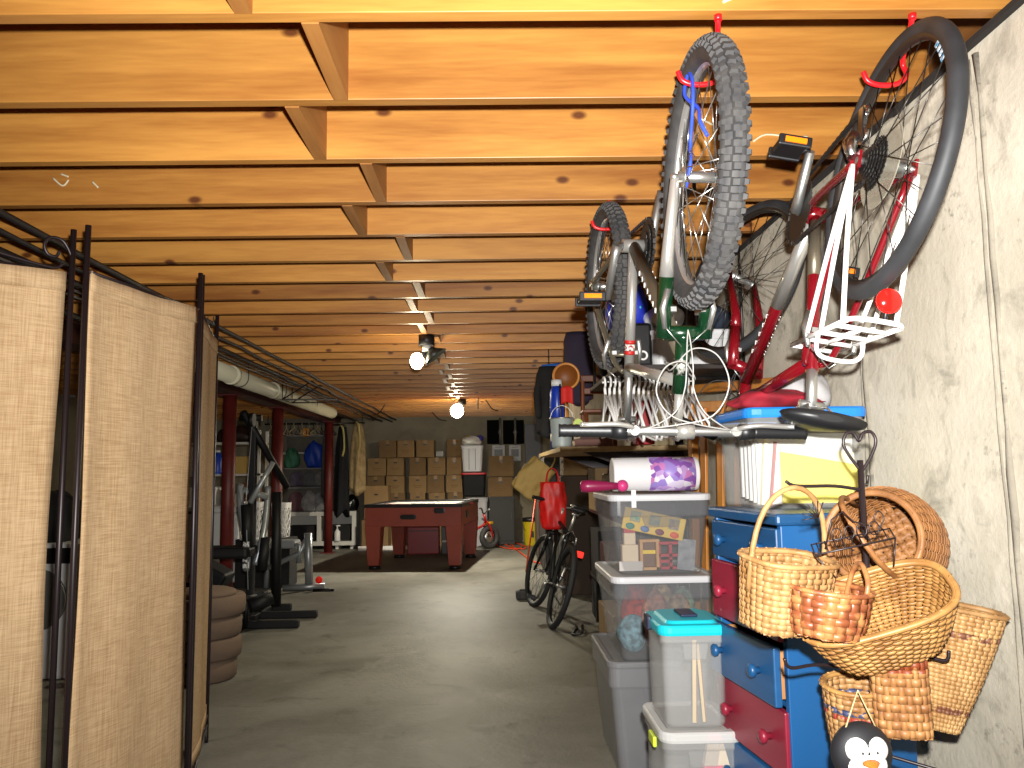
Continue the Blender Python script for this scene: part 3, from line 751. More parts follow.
def orient(o, loc, zdir, spin=0):
    z = V(zdir).normalized(); q = z.to_track_quat('Z','Y').to_matrix()
    # spin measured so that local x starts closest to world +x
    x = V((1,0,0)); x = (x-z*x.dot(z)).normalized(); y = z.cross(x)
    Mx = Matrix((x,y,z)).transposed().to_4x4() @ Matrix.Rotation(spin,4,'Z'); Mx.translation = loc; o.matrix_world = Mx
# left basket with tall handle
TB = 1.65
o = basket('handled_basket','tall handled pale basket hanging leftmost, before the blue drawers','',lambda t:(.082+.014*t,.056+.010*t),.135,p=3.4,rows=13,stakes=30,handle=arch(.145,'x',.0058),rim_m=M_wick['pale']) if False else None
def lp(a0, b0, a1, b1, bulge=0):
    return lambda t: (a0+(a1-a0)*t+bulge*sin(pi*t), b0+(b1-b0)*t+bulge*sin(pi*t))
b1 = basket('handled_basket','pale splint basket with tall arched handle, leftmost on the wire stand', M_wick['pale'], lp(.076,.062,.088,.068), .135, p=3.2, rows=12, stakes=30, handle=arch(.142,'x',.0055), lip=.0055)
orient(b1, atY(782,626,1.60), (.10,-.13,1), radians(18))
b2 = basket('round_basket','large round brown basket tipped on its side so its dark inside shows', M_wick['brown'], lambda t:(.078+.045*sin(pi*(.15+.72*t)),)*2, .17, p=2, rows=26, stakes=34, handle=arch(.115,'y',.0058,off=0), amp=.0013, lip=.006)
orient(b2, atY(896,550,1.80), (-.66,-.72,.24), radians(20))
b4 = basket('oblong_basket','large oblong golden basket tilted forward in the middle of the wire stand', M_wick['gold'], lp(.095,.055,.146,.088,.006), .12, p=3.0, rows=16, stakes=44, lip=.006, amp=.0014)
orient(b4, atY(889,648,1.60), (-.42,-.40,.82), radians(-6))
b3 = basket('small_basket','small reddish checkered basket lying inside the tilted oblong basket', M_wick['red'], lp(.066,.066,.079,.079,.004), .085, p=2, rows=6, stakes=22, wide=.96, lip=.005,
   handle=lambda root,a,b,h,m: MB().tube(spline([(.045,-.058,h-.02),(.05,-.06,h+.02),(.055,-.03,h+.045),(.06,.0,h+.05),(.062,.03,h+.03),(.06,.045,h-.02)],5),.005,8).build('handle',m,root))
orient(b3, atY(824,632,1.54), (.10,-.06,1), 0)
b5 = basket('wall_pocket_basket','tall narrow pale basket slanting toward the concrete wall at far right', band_mat('banded_wicker',(186,148,96),(146,104,58),(.045,.205),.007,((112,70,48),(120,78,56))), lp(.032,.020,.086,.042,.004), .255, p=3.0, rows=28, stakes=30, lip=.005, amp=.0014,
   handle=lambda root,a,b,h,m: MB().tube(spline([(-.06,-.03,h-.02),(-.07,-.02,h+.03),(-.055,0,h+.045),(-.045,.02,h+.03),(-.045,.03,h-.02)],5),.005,8).build('handle',M_wick['pale'],root), rim_m=M_wick['pale'])
orient(b5, atY(941,728,1.70), (.17,-.10,1), radians(-16))
b6 = basket('square_basket','small square checkered basket with dark red band, hanging below the oblong basket', band_mat('banded_checker',(176,128,76),(126,80,44),(.142,),.017,((126,58,28),)), lp(.050,.034,.050,.036), .165, p=4, rows=10, stakes=22, wide=.96, lip=.004, rim_m=M_wick['red'])
orient(b6, atY(903,732,1.60), (-.05,-.06,1), radians(-20))
b7 = basket('round_basket','round pale basket with red and blue bands, hanging lowest on the stand', band_mat('striped_wicker',(168,128,80),(132,90,50),(.112,.126),.006,((140,52,40),(60,66,96))), lp(.045,.045,.064,.064,.004), .165, p=2, rows=14, stakes=26, rim_m=M_wick['gold'],
   handle=lambda root,a,b,h,m: MB().tube(spline([(.0,-.06,h-.01),(.02,-.045,h+.03),(.03,0,h+.05),(.03,.045,h+.03),(.02,.06,h-.01)],5),.0035,6).build('handle',m,root))
orient(b7, atY(861,764,1.68), (-.05,-.10,1), 0)
# wire basket stand with heart finial
px = .79; PY = 1.68
s0 = thing('basket_stand','black wrought iron basket stand with a heart shaped top','stand',(px,PY,0))
MB().tube([(0,0,.12),(0,0,1.30)], .0065, 10).build('pole', M_iron, s0)
hz = 1.275
MB().tube(spline([(0,0,hz-.02),(0,0,hz),(-.022,0,hz+.034),(-.034,0,hz+.06),(-.026,0,hz+.082),(-.010,0,hz+.082),(.0,0,hz+.066),(.010,0,hz+.082),(.028,0,hz+.085),(.037,0,hz+.064),(.024,0,hz+.032),(.002,0,hz)],5), .0036, 8).build('heart', M_iron, s0)
for k in range(3):
    a = 2*pi*k/3+.5
    MB().tube(spline([(0,0,.16),(.05*cos(a),.05*sin(a),.15),(.16*cos(a),.16*sin(a),.06),(.2*cos(a),.2*sin(a),.006)],5), .006, 8).build('leg', M_iron, s0)
def arm(pts): MB().tube(spline(pts,5), .0036, 8).build('arm', M_iron, s0)
za = atY(793,487,1.63).z
arm([(0,0,za-.01),(-.07,-.03,za),(-.16,-.055,za+.002),(-.185,-.06,za+.012)])
arm([(0,0,za),(.03,.05,za+.0),(.05,.08,za+.0),(.055,.085,za+.02)])
arm([(0,0,1.02),(.06,-.01,1.035),(.10,-.015,1.035),(.105,-.015,1.01)])
arm([(0,0,.86),(-.12,-.03,.885),(-.19,-.05,.885),(-.205,-.055,.905)])
arm([(0,0,.70),(.09,-.06,.685),(.15,-.08,.672),(.165,-.085,.69)])
arm([(0,0,.88),(.08,-.05,.90),(.11,-.08,.90),(.115,-.085,.92)])
# little wire ornament hanging in front of the round basket
c = atY(858,548,1.55)
w0 = thing('wire_ornament','black wire ornament hanging in front of the large round basket','ornament',tuple(c))
fr = MB(); r = .0013
fr.tube([(-.085,0,-.012),(.075,0,.018)], .002, 6); fr.tube([(-.085,0,-.012),(-.05,-.005,-.055)], .0016, 6); fr.tube([(.075,0,.018),(.066,-.005,-.035)], .0016, 6)
fr.tube([(-.08,.03,.005),(.08,.03,.034)], .0016, 6); fr.tube([(-.085,0,-.012),(-.08,.03,.005)], .0016, 6); fr.tube([(.075,0,.018),(.08,.03,.034)], .0016, 6)
for k in range(9): fr.tube([(-.075+.017*k,0,-.010+.0032*k),(-.07+.017*k,.03,.008+.0032*k)], r, 5)
fr.build('wire_tray', M_iron, w0)
fg = MB(); random.seed(5)
fg.tube([(-.06,.01,.0),(-.045,.01,.055),(-.02,.012,.07),(.0,.014,.05),(.04,.02,.04)], .0016, 6)
for k in range(4): fg.tube([V((-.035+.025*k+.010*cos(t),.012,.025+.004*k+.013*sin(t))) for t in [2*pi*q/14 for q in range(14)]], .0013, 5, closed=True)
for k in range(7):
    a = 1.2+.35*k; fg.tube([(-.07,.012,.06),(-.07+.032*cos(a),.012,.06+.032*sin(a))], .0011, 5)
fg.tube(spline([(.045,.01,.03),(.06,.01,.055),(.05,.01,.07),(.04,.01,.055),(.055,.01,.035)],5), .0013, 5)
fg.build('wire_figure', M_iron, w0)
# penguin ornament
c = atY(862,764,1.55)
pg = thing('penguin_ornament','penguin ornament with white face and orange beak hanging below the baskets','ornament',tuple(c))
Mpb = mat('penguin_black',(26,26,30),.6); Mpw = mat('penguin_white',(240,238,232),.6)
MB().ball((0,0,.02),(.058,.034,.058),24,16).build('head', Mpb, pg)
MB().ball((0,.004,-.085),(.066,.042,.075),24,16).build('body', Mpb, pg)
f = MB()
for s_ in (-1,1): f.ball((s_*.017,-.020,.033),(.024,.018,.024),18,12)
f.ball((0,-.022,.006),(.038,.018,.028),18,12); fo_ = f.build('face', Mpw, pg)
for s_ in (-1,1): MB().ball((s_*.014,-.0375,.032),(.0024,.002,.0028),10,8).build('eye', Mpb, fo_)
MB().rings([[(.017*cos(t)*q, -.038-.022*(1-q), .014-.004*(1-q)+.0075*sin(t)*q) for t in [2*pi*k/12 for k in range(12)]] for q in (1,.75,.4,.03)], smooth=True).build('beak', mat('beak_orange',(226,110,30),.5), fo_)
MB().torus(.05,.013,32,8,Matrix.Translation((0,.002,-.035)) @ Matrix.Rotation(pi/2,4,'X')).build('scarf', mat('scarf_red',(190,24,28),.8), pg)
MB().tube([(-.03,-.004,.065),(0,0,.135),(.03,-.004,.065)], .0018, 6).build('twine', mat('twine',(205,180,130),.9), pg)
# ------------------------------------------------------------------ dresser
M_dblue = wood_mat('blue_paint',(30,82,128),(22,66,108),'Y',.6,.38,False); M_dred = wood_mat('red_paint',(148,36,58),(128,28,48),'Y',.6,.4,False)
M_dblue2 = mat('blue_side_paint',(24,84,136),.4,var=(3,(18,70,120),.3)); M_raw = wood_mat('raw_wood',(186,132,78),(150,96,50),'Z',1,.7,False)
DX = .737; DY0, DY1 = 2.0, 2.665; DD = .385; DH = 1.17
W = .42; DD = .345; rot_ = radians(7.0)
d0 = thing('dresser','tall painted dresser with alternating blue and red drawers against the wall','dresser',tuple(V((.722,2.0,0))+Matrix.Rotation(rot_,3,'Z')@V((DD/2,W/2,0))),(0,0,rot_))
bd = MB(); t = .02
bd.box((0,-W/2+t/2,(DH-.03)/2+.0),(DD-.01,t,DH-.03)); bd.box((0,W/2-t/2,(DH-.03)/2),(DD-.01,t,DH-.03)); bd.box((DD/2-.012,0,(DH-.03)/2),(.01,W-.04,DH-.04)); bd.box((0,0,.03),(DD-.03,W-.04,.05))
bz = [1.138,1.022,.847,.69,.52,.35,.18]
for z in bz[1:-1]: bd.box((-.01,0,z),(DD-.06,W-.04,.012))
bd.build('carcass', M_dblue2, d0, bevel=.003)
MB().box((-.004,0,DH-.015),(DD+.012,W+.024,.03)).build('top', M_dblue, d0, bevel=.008)
for i in range(6):
    z1, z0 = bz[i]-.006, bz[i+1]+.006; out = .022 if i == 2 else (.006 if i == 1 else 0)
    m = M_dblue if i % 2 == 0 else M_dred
    dr = MB(); dr.box((-DD/2+.004-out,0,(z0+z1)/2),(.02,W-.012,z1-z0)); do = dr.build('drawer', m, d0, bevel=.004)
    bx_ = MB()
    for s_ in (-1,1): bx_.box((-DD/2+.014-out+.15,s_*(W/2-.035),(z0+z1)/2),(.30,.012,(z1-z0)*.8))
    bx_.box((-DD/2+.014-out+.15,0,z0+.02),(.30,W-.08,.008)); bx_.build('drawer_box', M_raw, do)
    for y in (-W*.29,W*.27):
        k_ = MB(); k_.lathe([(.009,0),(.009,.010),(.017,.016),(.0185,.024),(.014,.030),(.001,.032)], 20, Matrix.Translation((-DD/2-.006-out,y,(z0+z1)/2)) @ Matrix.Rotation(-pi/2,4,'Y'))
        k_.build('knob', m, do)
# ------------------------------------------------------------------ plastic tubs
def clear(name, c, a, r=.22): return mat(name, c, r, alpha=a)
M_clear = clear('clear_plastic',(222,222,216),.12); M_clear2 = clear('frosted_plastic',(205,205,202),.15); M_clearlid = clear('frosted_lid',(216,216,212),.62,.35)
M_smoke = clear('smoky_plastic',(170,172,174),.125); M_smokerim = clear('smoky_rim_plastic',(160,162,166),.15); M_greytub = mat('grey_tub_plastic',(124,124,126),.42,var=(6,(112,112,114),.3)); M_teal = mat('teal_plastic',(22,176,190),.35)
M_whitelid = mat('white_lid',(214,214,216),.4); M_bluelid = mat('blue_lid_plastic',(28,118,206),.35)
def tub(name, label, loc, w, d, h, m, lidm, rot=0, taper=.86, rad=.04, rimh=.05, lidh=.03, over=.012, latch=None, group=None, cat='storage bin', panel=True, rimmat=None, lidlab=None, stepped=False):
    root = thing(name, label, cat, loc, (0,0,rot), group)
    b = MB(); R_ = []
    for q, z in ((taper*.97,0),(taper,.008),(taper+(1-taper)*.55,h*.55),(1-.03,h-rimh),(1.0,h-rimh+.004),(1.0,h)):
        R_.append(rrect(w*q, d*(1-(1-q)*w/d), rad, z))
    b.rings(R_, True, False, False); b.build('body', m, root, solid=.0035)
    if panel:
        rm = MB(); R_ = [rrect(w+e, d+e, rad, z) for e, z in ((.004,h-rimh),(.008,h-rimh*.9),(.008,h-.004))]; rm.rings(R_, False, False, False)
        # dropped handle plates on the short sides and the long sides
        for s_ in (-1,1):
            rm.add([(-w*.2,s_*(d/2+.005),h-rimh),(w*.2,s_*(d/2+.005),h-rimh),(w*.17,s_*(d/2+.0),h-rimh-.045),(-w*.17,s_*(d/2),h-rimh-.045)],[(0,1,2,3)])
        rm.build('rim', rimmat or m, root, solid=.003)
    l = MB(); R_ = [rrect(w+2*over-.004, d+2*over-.004, rad+over, h-.008), rrect(w+2*over, d+2*over, rad+over, h), rrect(w+2*over, d+2*over, rad+over, h+lidh*.5), rrect(w+over, d+over, rad, h+lidh*.7), rrect(w-.03, d-.03, rad, h+lidh*.7), rrect(w-.045, d-.045, rad, h+lidh if stepped else h+lidh*.45)]
    l.rings(R_, False, True, False); lo = l.build('lid', lidm, root, bevel=.002)
    if lidlab: lo['label'] = lidlab
    return root, lo
# the stack of three beyond the dresser
t1, _ = tub('grey_tote','opaque grey storage tote at the bottom of the stack, standing on the floor',(.715,3.74,0),.44,.60,.455,M_greytub,M_greytub,taper=.84,rimh=.09,lidh=.03,group='stacked storage bins')
t2, _ = tub('clear_tote','smoky clear bin with white lid in the middle of the stack of three',(.735,3.69,.478),.44,.58,.335,M_smoke,M_whitelid,taper=.84,rimmat=M_smokerim,rimh=.075,lidh=.028,group='stacked storage bins')
t3, _ = tub('clear_tote','smoky clear bin of wooden toys topmost in the stack of three',(.725,3.68,.838),.425,.56,.32,M_smoke,M_whitelid,taper=.84,rimmat=M_smokerim,rimh=.075,lidh=.028,group='stacked storage bins')
t4, tl = tub('latch_bin','clear bin with turquoise lid standing before the stack of three',(.578,2.44,.556),.185,.24,.262,M_clear2,M_teal,taper=.93,rad=.025,rimh=.03,lidh=.03,over=.010,group='clear bins before the stack',stepped=True)
MB().box((.005,-.0,.262+.034),(.05,.10,.010)).build('lid_handle', mat('navy_plastic',(24,34,60),.4), tl, bevel=.004)
for s_ in (-1,1): MB().box((s_*.105,.03,.262+.006),(.014,.06,.04)).build('latch', mat('navy_plastic',(24,34,60),.4), tl, bevel=.004)
t5, _ = tub('clear_bin','clear lidded bin at the very bottom, beneath the turquoise lidded bin',(.590,2.46,.0),.22,.29,.525,M_clear2,M_clearlid,taper=.93,rad=.03,rimh=.03,lidh=.03,over=.012,group='clear bins before the stack')
MB().box((-.125,-.05,.50),(.012,.07,.03)).build('latch', mat('lime_plastic',(190,210,60),.4), t5, bevel=.004)
# things seen inside the bins
Mtan = mat('toy_wood',(206,160,104),.6,var=(20,(180,130,76),.25)); Myel = mat('toy_yellow',(226,190,90),.6,var=(14,(214,176,70),.2)); Mred = mat('toy_red',(176,36,52),.5); Mcream = mat('toy_cream',(222,200,170),.6)
Mstick = mat('stick_wood',(206,178,128),.6)
o = thing('wooden_strip','pale wooden strip standing upright in the turquoise lidded bin','wood strip',(.575,2.345,.562),(0,radians(2),0)); MB().box((0,0,.115),(.012,.004,.23)).build('strip', Mstick, o); MB().box((.006,.0,.115),(.003,.006,.225)).build('edge', mat('strip_edge',(120,84,52),.6), o)
o = thing('wooden_strip','second wooden strip right of the first, inside the turquoise lidded bin','wood strip',(.604,2.35,.562),(0,radians(-3),0)); MB().box((0,0,.11),(.008,.004,.22)).build('strip', Mstick, o); MB().box((.006,0,.11),(.003,.006,.215)).build('edge', mat('strip_edge',(120,84,52),.6), o)
o = thing('pencil_case','pink pencil shaped case in the lowest clear bin','pencil case',(.635,2.36,.222))
MB().box((0,0,.11),(.075,.03,.22)).build('sleeve', mat('hot_pink',(228,34,96),.5), o, bevel=.006)
MB().box((0,0,.25),(.073,.028,.06),top=(.045,.018)).build('wood_cone', Mcream, o)
MB().box((0,0,.292),(.045,.018,.024),top=(.03,.01)).build('tip', mat('pink_tip',(222,70,120),.5), o)
o = thing('papers','stack of paper sheets standing in the lowest clear bin','paper',(.54,2.36,.03)); 
for k in range(3): MB().box((.0,.01*k,.19),(.09,.003,.36-.02*k)).build('sheet', mat('paper_white',(226,226,222),.7), o)
# toy bin contents
o = thing('picture_board','yellow picture board with little windows tilted in the top bin','toy',(.70,3.445,1.05),(0,radians(13),0))
MB().box((0,0,0),(.27,.015,.095)).build('board', Myel, o, bevel=.004)
for k, c in enumerate(((90,150,130),(110,150,150),(120,70,120))):
    f = MB().box((-.085+.085*k,-.009,.014),(.045,.004,.045)).build('window_picture', mat('picture_frame_%d'%k,(150,150,120),.6), o); MB().box((-.085+.085*k,-.012,.014),(.034,.003,.034)).build('picture', mat('picture_%d'%k,c,.6,var=(60,(190,170,110),.15)), f)
for k, c in enumerate(((60,130,110),(90,120,170),(120,50,70),(220,90,50))): MB().ball((-.10+.065*k,-.009,-.03),(.02,.004,.014),12,8).build('painted_shape', mat('shape_%d'%k,c,.6), o)
o = thing('toy_castle','pale wooden toy tower standing at the left in the top bin','toy',(.595,3.47,.852))
MB().box((0,0,.055),(.07,.05,.11)).build('wall', Mcream, o, bevel=.003); MB().box((0,0,.135),(.05,.045,.05)).build('tower', Mcream, o, bevel=.003); MB().box((0,0,.172),(.05,.045,.022)).build('roof', Mred, o)
MB().box((0,-.027,.02),(.1,.006,.04)).build('base_wall', mat('toy_grey',(190,184,178),.6), o)
o = thing('toy_house','wooden toy house with an open window beside the toy tower','toy',(.68,3.48,.852))
MB().box((-.035,0,.06),(.012,.05,.12)).build('side', Mtan, o); MB().box((.035,0,.06),(.012,.05,.12)).build('side', Mtan, o); MB().box((0,0,.125),(.085,.055,.012)).build('roof', Mtan, o); MB().box((0,0,.006),(.085,.05,.012)).build('floor_board', Mtan, o); MB().box((0,.0,.075),(.06,.01,.016)).build('beam', mat('toy_bright_yellow',(235,200,30),.5), o); MB().box((0,.022,.06),(.06,.004,.11)).build('back_panel', mat('toy_brown',(110,76,50),.6), o)
o = thing('toy_barn','red toy barn frame right of the wooden toy house','toy',(.775,3.49,.852))
for x in (-.05,0,.05): MB().box((x,0,.055),(.012,.04,.11)).build('post', Mred, o)
for z in (.006,.06,.112): MB().box((0,0,z),(.11,.04,.012)).build('floor_board', Mred, o)
MB().box((-.02,-.01,.035),(.05,.02,.012)).build('rail', Mred, o)
o = thing('toy_board','grey patterned toy board leaning at the right in the top bin','toy',(.83,3.44,.852),(radians(-4),radians(6),0)); MB().box((0,0,.065),(.075,.006,.13)).build('panel', mat('toy_panel_grey',(150,152,156),.5,var=(30,(120,124,130),.1)), o)
random.seed(3)
cols = [(130,176,190),(214,140,110),(214,176,130),(190,60,50),(150,180,150),(220,184,130)]
nm = ['blue grey','rust coloured','tan','dark red','green','sandy']
pos = [(-.12,-.14),(-.02,-.15),(.08,-.15),(-.08,-.03),(.125,-.06),(.03,-.03)]
where = ['far left','left of the middle','right of the middle','behind the left one','far right','deep in the middle']
for k in range(6):
    o = thing('stuffed_bundle','%s cloth bundle %s in the middle bin' % (nm[k], where[k]),'cloth bundle',(.735+pos[k][0],3.69+pos[k][1],.49),(0,0,k),group='cloth bundles in the middle bin')
    mb = MB(); h = (.09,.15,.14,.16,.15,.16)[k]
    def fn(u, v, k=k, h=h):
        t = 2*pi*u; q = pi*v; r = 1+.12*sin(3*t+k)*sin(q)+.07*sin(5*q+2*t)
        return (.066*r*sin(q)*cos(t), .055*r*sin(q)*sin(t), h*(1-cos(q))/1.0*.9)
    mb.grid(fn, 24, 14); mb.build('cloth', mat('bundle_%d'%k,cols[k],.9,var=(40,tuple(int(c*.6) for c in cols[k]),.12)), o)
    MB().tube([(-.03,-.035,h*.8),(0,-.05,h*.95),(.03,-.035,h*.8)], .004, 6).build('tie', Mcream, o)
# roll with purple circles on the top bin
def dots_mat():
    m = bpy.data.materials.new('purple_circles'); m.use_nodes = True; nt = m.node_tree; N = nt.nodes; L = nt.links; b = N['Principled BSDF']
    tc = N.new('ShaderNodeTexCoord'); vo = N.new('ShaderNodeTexVoronoi'); vo.inputs['Scale'].default_value = 36; L.new(tc.outputs['Object'], vo.inputs['Vector'])
    r = N.new('ShaderNodeValToRGB'); r.color_ramp.interpolation = 'CONSTANT'; e = r.color_ramp.elements
    e[0].position = 0; e[0].color = lin((146,96,182)); e[1].position = .3; e[1].color = lin((196,158,216))
    for p, c in ((.5,(226,214,236)),(.62,(160,136,210)),(.78,(206,130,190)),(.9,(240,236,244))):
        q = e.new(p); q.color = lin(c)
    sx = N.new('ShaderNodeSeparateColor'); L.new(vo.outputs['Color'], sx.inputs[0]); L.new(sx.outputs[0], r.inputs['Fac'])
    L.new(r.outputs['Color'], b.inputs['Base Color']); b.inputs['Roughness'].default_value = .4
    return m
o = thing('paper_roll','fat white roll half wrapped in purple circles lying on the top bin','roll',(.745,3.62,1.262))
MB().cyl((-.195,0,0),(.195,0,0),.076,seg=36).build('roll', mat('roll_white',(232,230,230),.5), o, bevel=.006)
MB().cyl((-.03,0,0),(.175,0,0),.0775,seg=36).build('printed_wrap', dots_mat(), o)
o = thing('pink_bat','dark pink toy bat with a pink ball end on the top bin','toy',(.47,3.45,1.215))
MB().rings([[(x, r*cos(t), r*sin(t)) for t in [2*pi*k/16 for k in range(16)]] for x, r in ((-.085,.004),(-.08,.024),(-.05,.028),(0,.024),(.05,.017),(.085,.014))], smooth=True).build('barrel', mat('maroon_plastic',(140,30,74),.35), o)
MB().ball((.10,0,0),.026,16,12).build('ball_end', mat('pink_plastic',(214,64,130),.35), o)
tag(MB().box((.606,3.3865,1.16),(.02,.003,.075)).build('paper_tag', mat('paper_white',(226,226,222),.7)), 'white paper tag hanging over the front of the top bin lid', 'tag')
# blue lidded tub on the dresser
t6, _ = tub('clear_tub','large clear tub with bright blue lid on top of the dresser',(.893,2.36,1.172),.33,.32,.262,M_clear,M_bluelid,taper=.95,rad=.03,rimh=.03,lidh=.03,over=.012,panel=False)
MB().box((.03,-.165,.25),(.10,.012,.055)).build('clasp', mat('pale_blue_plastic',(90,160,190),.4), t6, bevel=.004)
o = thing('yellow_folder','bright yellow folder seen through the clear tub on the dresser','folder',(.925,2.222,1.185))
MB().prism([(-.105,0),(.115,0),(.115,.105),(-.105,.145)], 0, .012).build('cover', mat('yellow_card',(248,230,0),.5), o); MB().prism([(-.10,.0),(.11,0),(.11,.14),(-.10,.16)], .014, .02).build('sheet', mat('cream_sheet',(240,234,190),.6), o)
o = thing('document_stack','white papers and envelopes standing behind the yellow folder','paper',(.90,2.30,1.182))
for k in range(5): MB().box((.0,-.04+.035*k,.10),(.28,.012,.20-.008*k)).build('sheet', mat('paper_white',(226,226,222),.7), o)
o = thing('envelope','cream envelopes with a red edge standing at the left in the clear tub','envelope',(.77,2.23,1.182))
MB().box((-.006,0,.1),(.012,.02,.20)).build('envelope_paper', mat('cream_sheet',(240,234,190),.6), o, rot=(0,radians(5),0)); MB().box((.016,0,.09),(.004,.02,.18)).build('red_edge', mat('toy_red',(176,36,52),.5), o, rot=(0,radians(7),0))
def lump(name, label, cat, loc, s, m, seed=0, n=(28,16), amp=.18, part='cloth', rot=0, group=None, parts=None):
    o = thing(name, label, cat, loc, (0,0,rot), group); rnd = random.Random(seed); ph = [rnd.uniform(0,6.28) for _ in range(6)]
    def fn(u, v):
        t = 2*pi*u; q = pi*v; r = 1+amp*(sin(3*t+ph[0])*sin(q)*.6+.5*sin(4*q+2*t+ph[1])+.4*sin(7*t+3*q+ph[2])*sin(q)+.3*sin(11*t-5*q+ph[3])*sin(q))
        zz = -cos(q); zz = max(zz, -.62)
        return (s[0]*r*sin(q)*cos(t), s[1]*r*sin(q)*sin(t), s[2]*(zz*r+.62))
    MB().grid(fn, n[0], n[1]).build(part, m, o, subsurf=1)
    return o
lump('red_cloth','red cloth folded on the blue lid of the tub','cloth',(.87,2.40,1.466),(.14,.09,.035),mat('red_cloth',(150,18,38),.85,var=(18,(110,10,26),.2)),3)
o = lump('cloth_cap','grey cloth cap lying behind the red cloth on the tub','cap',(.985,2.46,1.466),(.085,.09,.075),mat('grey_cloth',(176,174,174),.9,var=(14,(150,148,150),.2)),5,amp=.10)
MB().rings([[(.09*cos(t)*q-.05, .07*sin(t)*q-.07, .012+.004*q) for t in [2*pi*k/20 for k in range(20)]] for q in (1,.6,.02)], smooth=True).build('brim', mat('red_cloth',(150,18,38),.85), o, solid=.003)
# orange wood slatted bed end standing behind the dresser
M_crib = wood_mat('orange_wood',(226,154,70),(192,118,44),'Z',1,.4,False)
cr = thing('bed_end','orange wooden slatted bed end leaning along the wall behind the bins','bed end',(1.03,3.42,0),(radians(4.2),0,radians(7)))
for y in (-.50,.50): MB().box((0,y,.80),(.036,.05,1.60)).build('post', M_crib, cr, bevel=.004)
MB().box((0,0,1.635),(.045,1.09,.04)).build('top_rail', M_crib, cr, bevel=.006); MB().box((.006,0,1.55),(.02,.95,.05)).build('rail', M_crib, cr, bevel=.004); MB().box((0,0,.35),(.03,.95,.07)).build('rail', M_crib, cr, bevel=.004)
for y in (-.36,-.20,-.03,.15,.34): MB().box((-.012,y,.955),(.014,.06,1.18)).build('slat', M_crib, cr, bevel=.003)
# ------------------------------------------------------------------ folding screen
M_burlap = burlap_mat('burlap',(205,175,136),(166,134,96))
sc_ = thing('folding_screen','tall black iron folding screen of three tan burlap panels, at the left','folding screen',(-1.3,2.9,0))
O = V((-1.3,2.9,0))
def panel(a, b, top=True):
    a = V(a)-O; b = V(b)-O; d = (b-a); L = d.length; d.normalize(); n = V((-d.y,d.x,0)); zt, zb = 1.95, .13; r = .0095
    a2 = a+d*.018; L2 = L-.036
    def fn(u, v):
        sag = .016*sin(pi*v)**2*(1 if u < .5 else -1)*abs(2*u-1)**3
        p = a2+d*(L2*u+sag); z = zt-(zt-zb)*v
        z -= .012*sin(pi*u)*(1-v)
        return p + n*(.006*sin(6*u+2*v)+.004*sin(13*u)) + V((0,0,z))
    mb = MB(); mb.grid(fn, 20, 30); c = mb.build('panel', M_burlap, sc_, solid=.003)
    MB().grid(lambda u, v: fn(u, v*.035)-n*.004+V((0,0,.004)), 20, 2).build('hem', M_burlap, c, solid=.003); MB().grid(lambda u, v: fn(u, 1-v*.03)-n*.004, 20, 2).build('hem', M_burlap, c, solid=.003)
    for p in (a, b):
        MB().tube([p+V((0,0,.0)), p+V((0,0,2.10))], r, 10).build('post', M_iron, c)
    for zz in (zt,zb,zb-.045): MB().tube([a+V((0,0,zz)), b+V((0,0,zz))], .0055, 8).build('rail', M_iron, c)
    for s_, p in ((1,a),(-1,b)):
        e = d*s_
        P = lambda x, z: p+e*x+V((0,0,z))
        if top: MB().tube(spline([P(0,zt+.02),P(.004,zt+.06),P(.03,zt+.105),P(.065,zt+.11),P(.085,zt+.085),P(.075,zt+.055),P(.05,zt+.05),P(.04,zt+.07)],5), .0055, 8).build('scroll', M_iron, c)
        if top: MB().tube(spline([P(L/2,zt+.055),P(L*.3,zt+.03),P(.06,zt+.012),P(.03,zt+.03)],5), .005, 8).build('curved_bar', M_iron, c)
        MB().tube(spline([P(.0,zb-.05),P(.02,zb-.085),P(.06,zb-.095),P(.07,zb-.07),P(.05,zb-.06)],5), .005, 8).build('scroll', M_iron, c)
panel((-1.83,2.07,0), (-1.368,2.575,0)); panel((-1.298,2.53,0), (-1.165,3.16,0), False); panel((-1.168,3.19,0), (-1.395,4.03,0), False)
# ------------------------------------------------------------------ steel columns, beam, pipes
M_ox = mat('oxide_red_paint',(112,36,30),.5,var=(6,(86,26,24),.25))
for n, (x, y) in enumerate(((-2.76,8.43),(-2.70,10.1),(-2.66,13.1))):
    o = thing('steel_column', ['dark red steel column nearest the camera, behind the exercise machine','dark red steel column between the other two, beside the clothes bins','dark red steel column farthest back, before the clothes rail'][n], 'column', (x,y,0))
    MB().cyl((0,0,.012),(0,0,2.115),.068,seg=24).build('shaft', M_ox, o); MB().box((0,0,.006),(.2,.2,.012)).build('base_plate', M_ox, o); MB().box((0,0,2.122),(.2,.2,.014)).build('cap_plate', M_ox, o)
o = tag(MB().prism([(-.09,2.13),(.09,2.13),(.09,2.142),(.006,2.146),(.006,2.255),(.09,2.259),(.09,2.272),(-.09,2.272),(-.09,2.259),(-.006,2.255),(-.006,2.146),(-.09,2.142)], 2.0, 14.4).build('steel_beam', M_ox), None, None, None, 'structure'); o.location = (-2.72,0,0); o.data.materials[0] = mat('dark_beam_paint',(70,32,26),.6)
M_pvc = mat('white_pvc',(206,202,178),.4); M_pipe = mat('black_iron_pipe',(32,28,28),.6); M_grey = mat('grey_conduit',(120,118,112),.45,.4)
o = thing('drain_pipe','long white plastic drain pipe hung below the joists at the left','pipe',(-2.22,9,2.13))
MB().cyl((-.03,-3.6,.02),(.0,2.1,-.01),.075,seg=24).build('pipe', M_pvc, o)
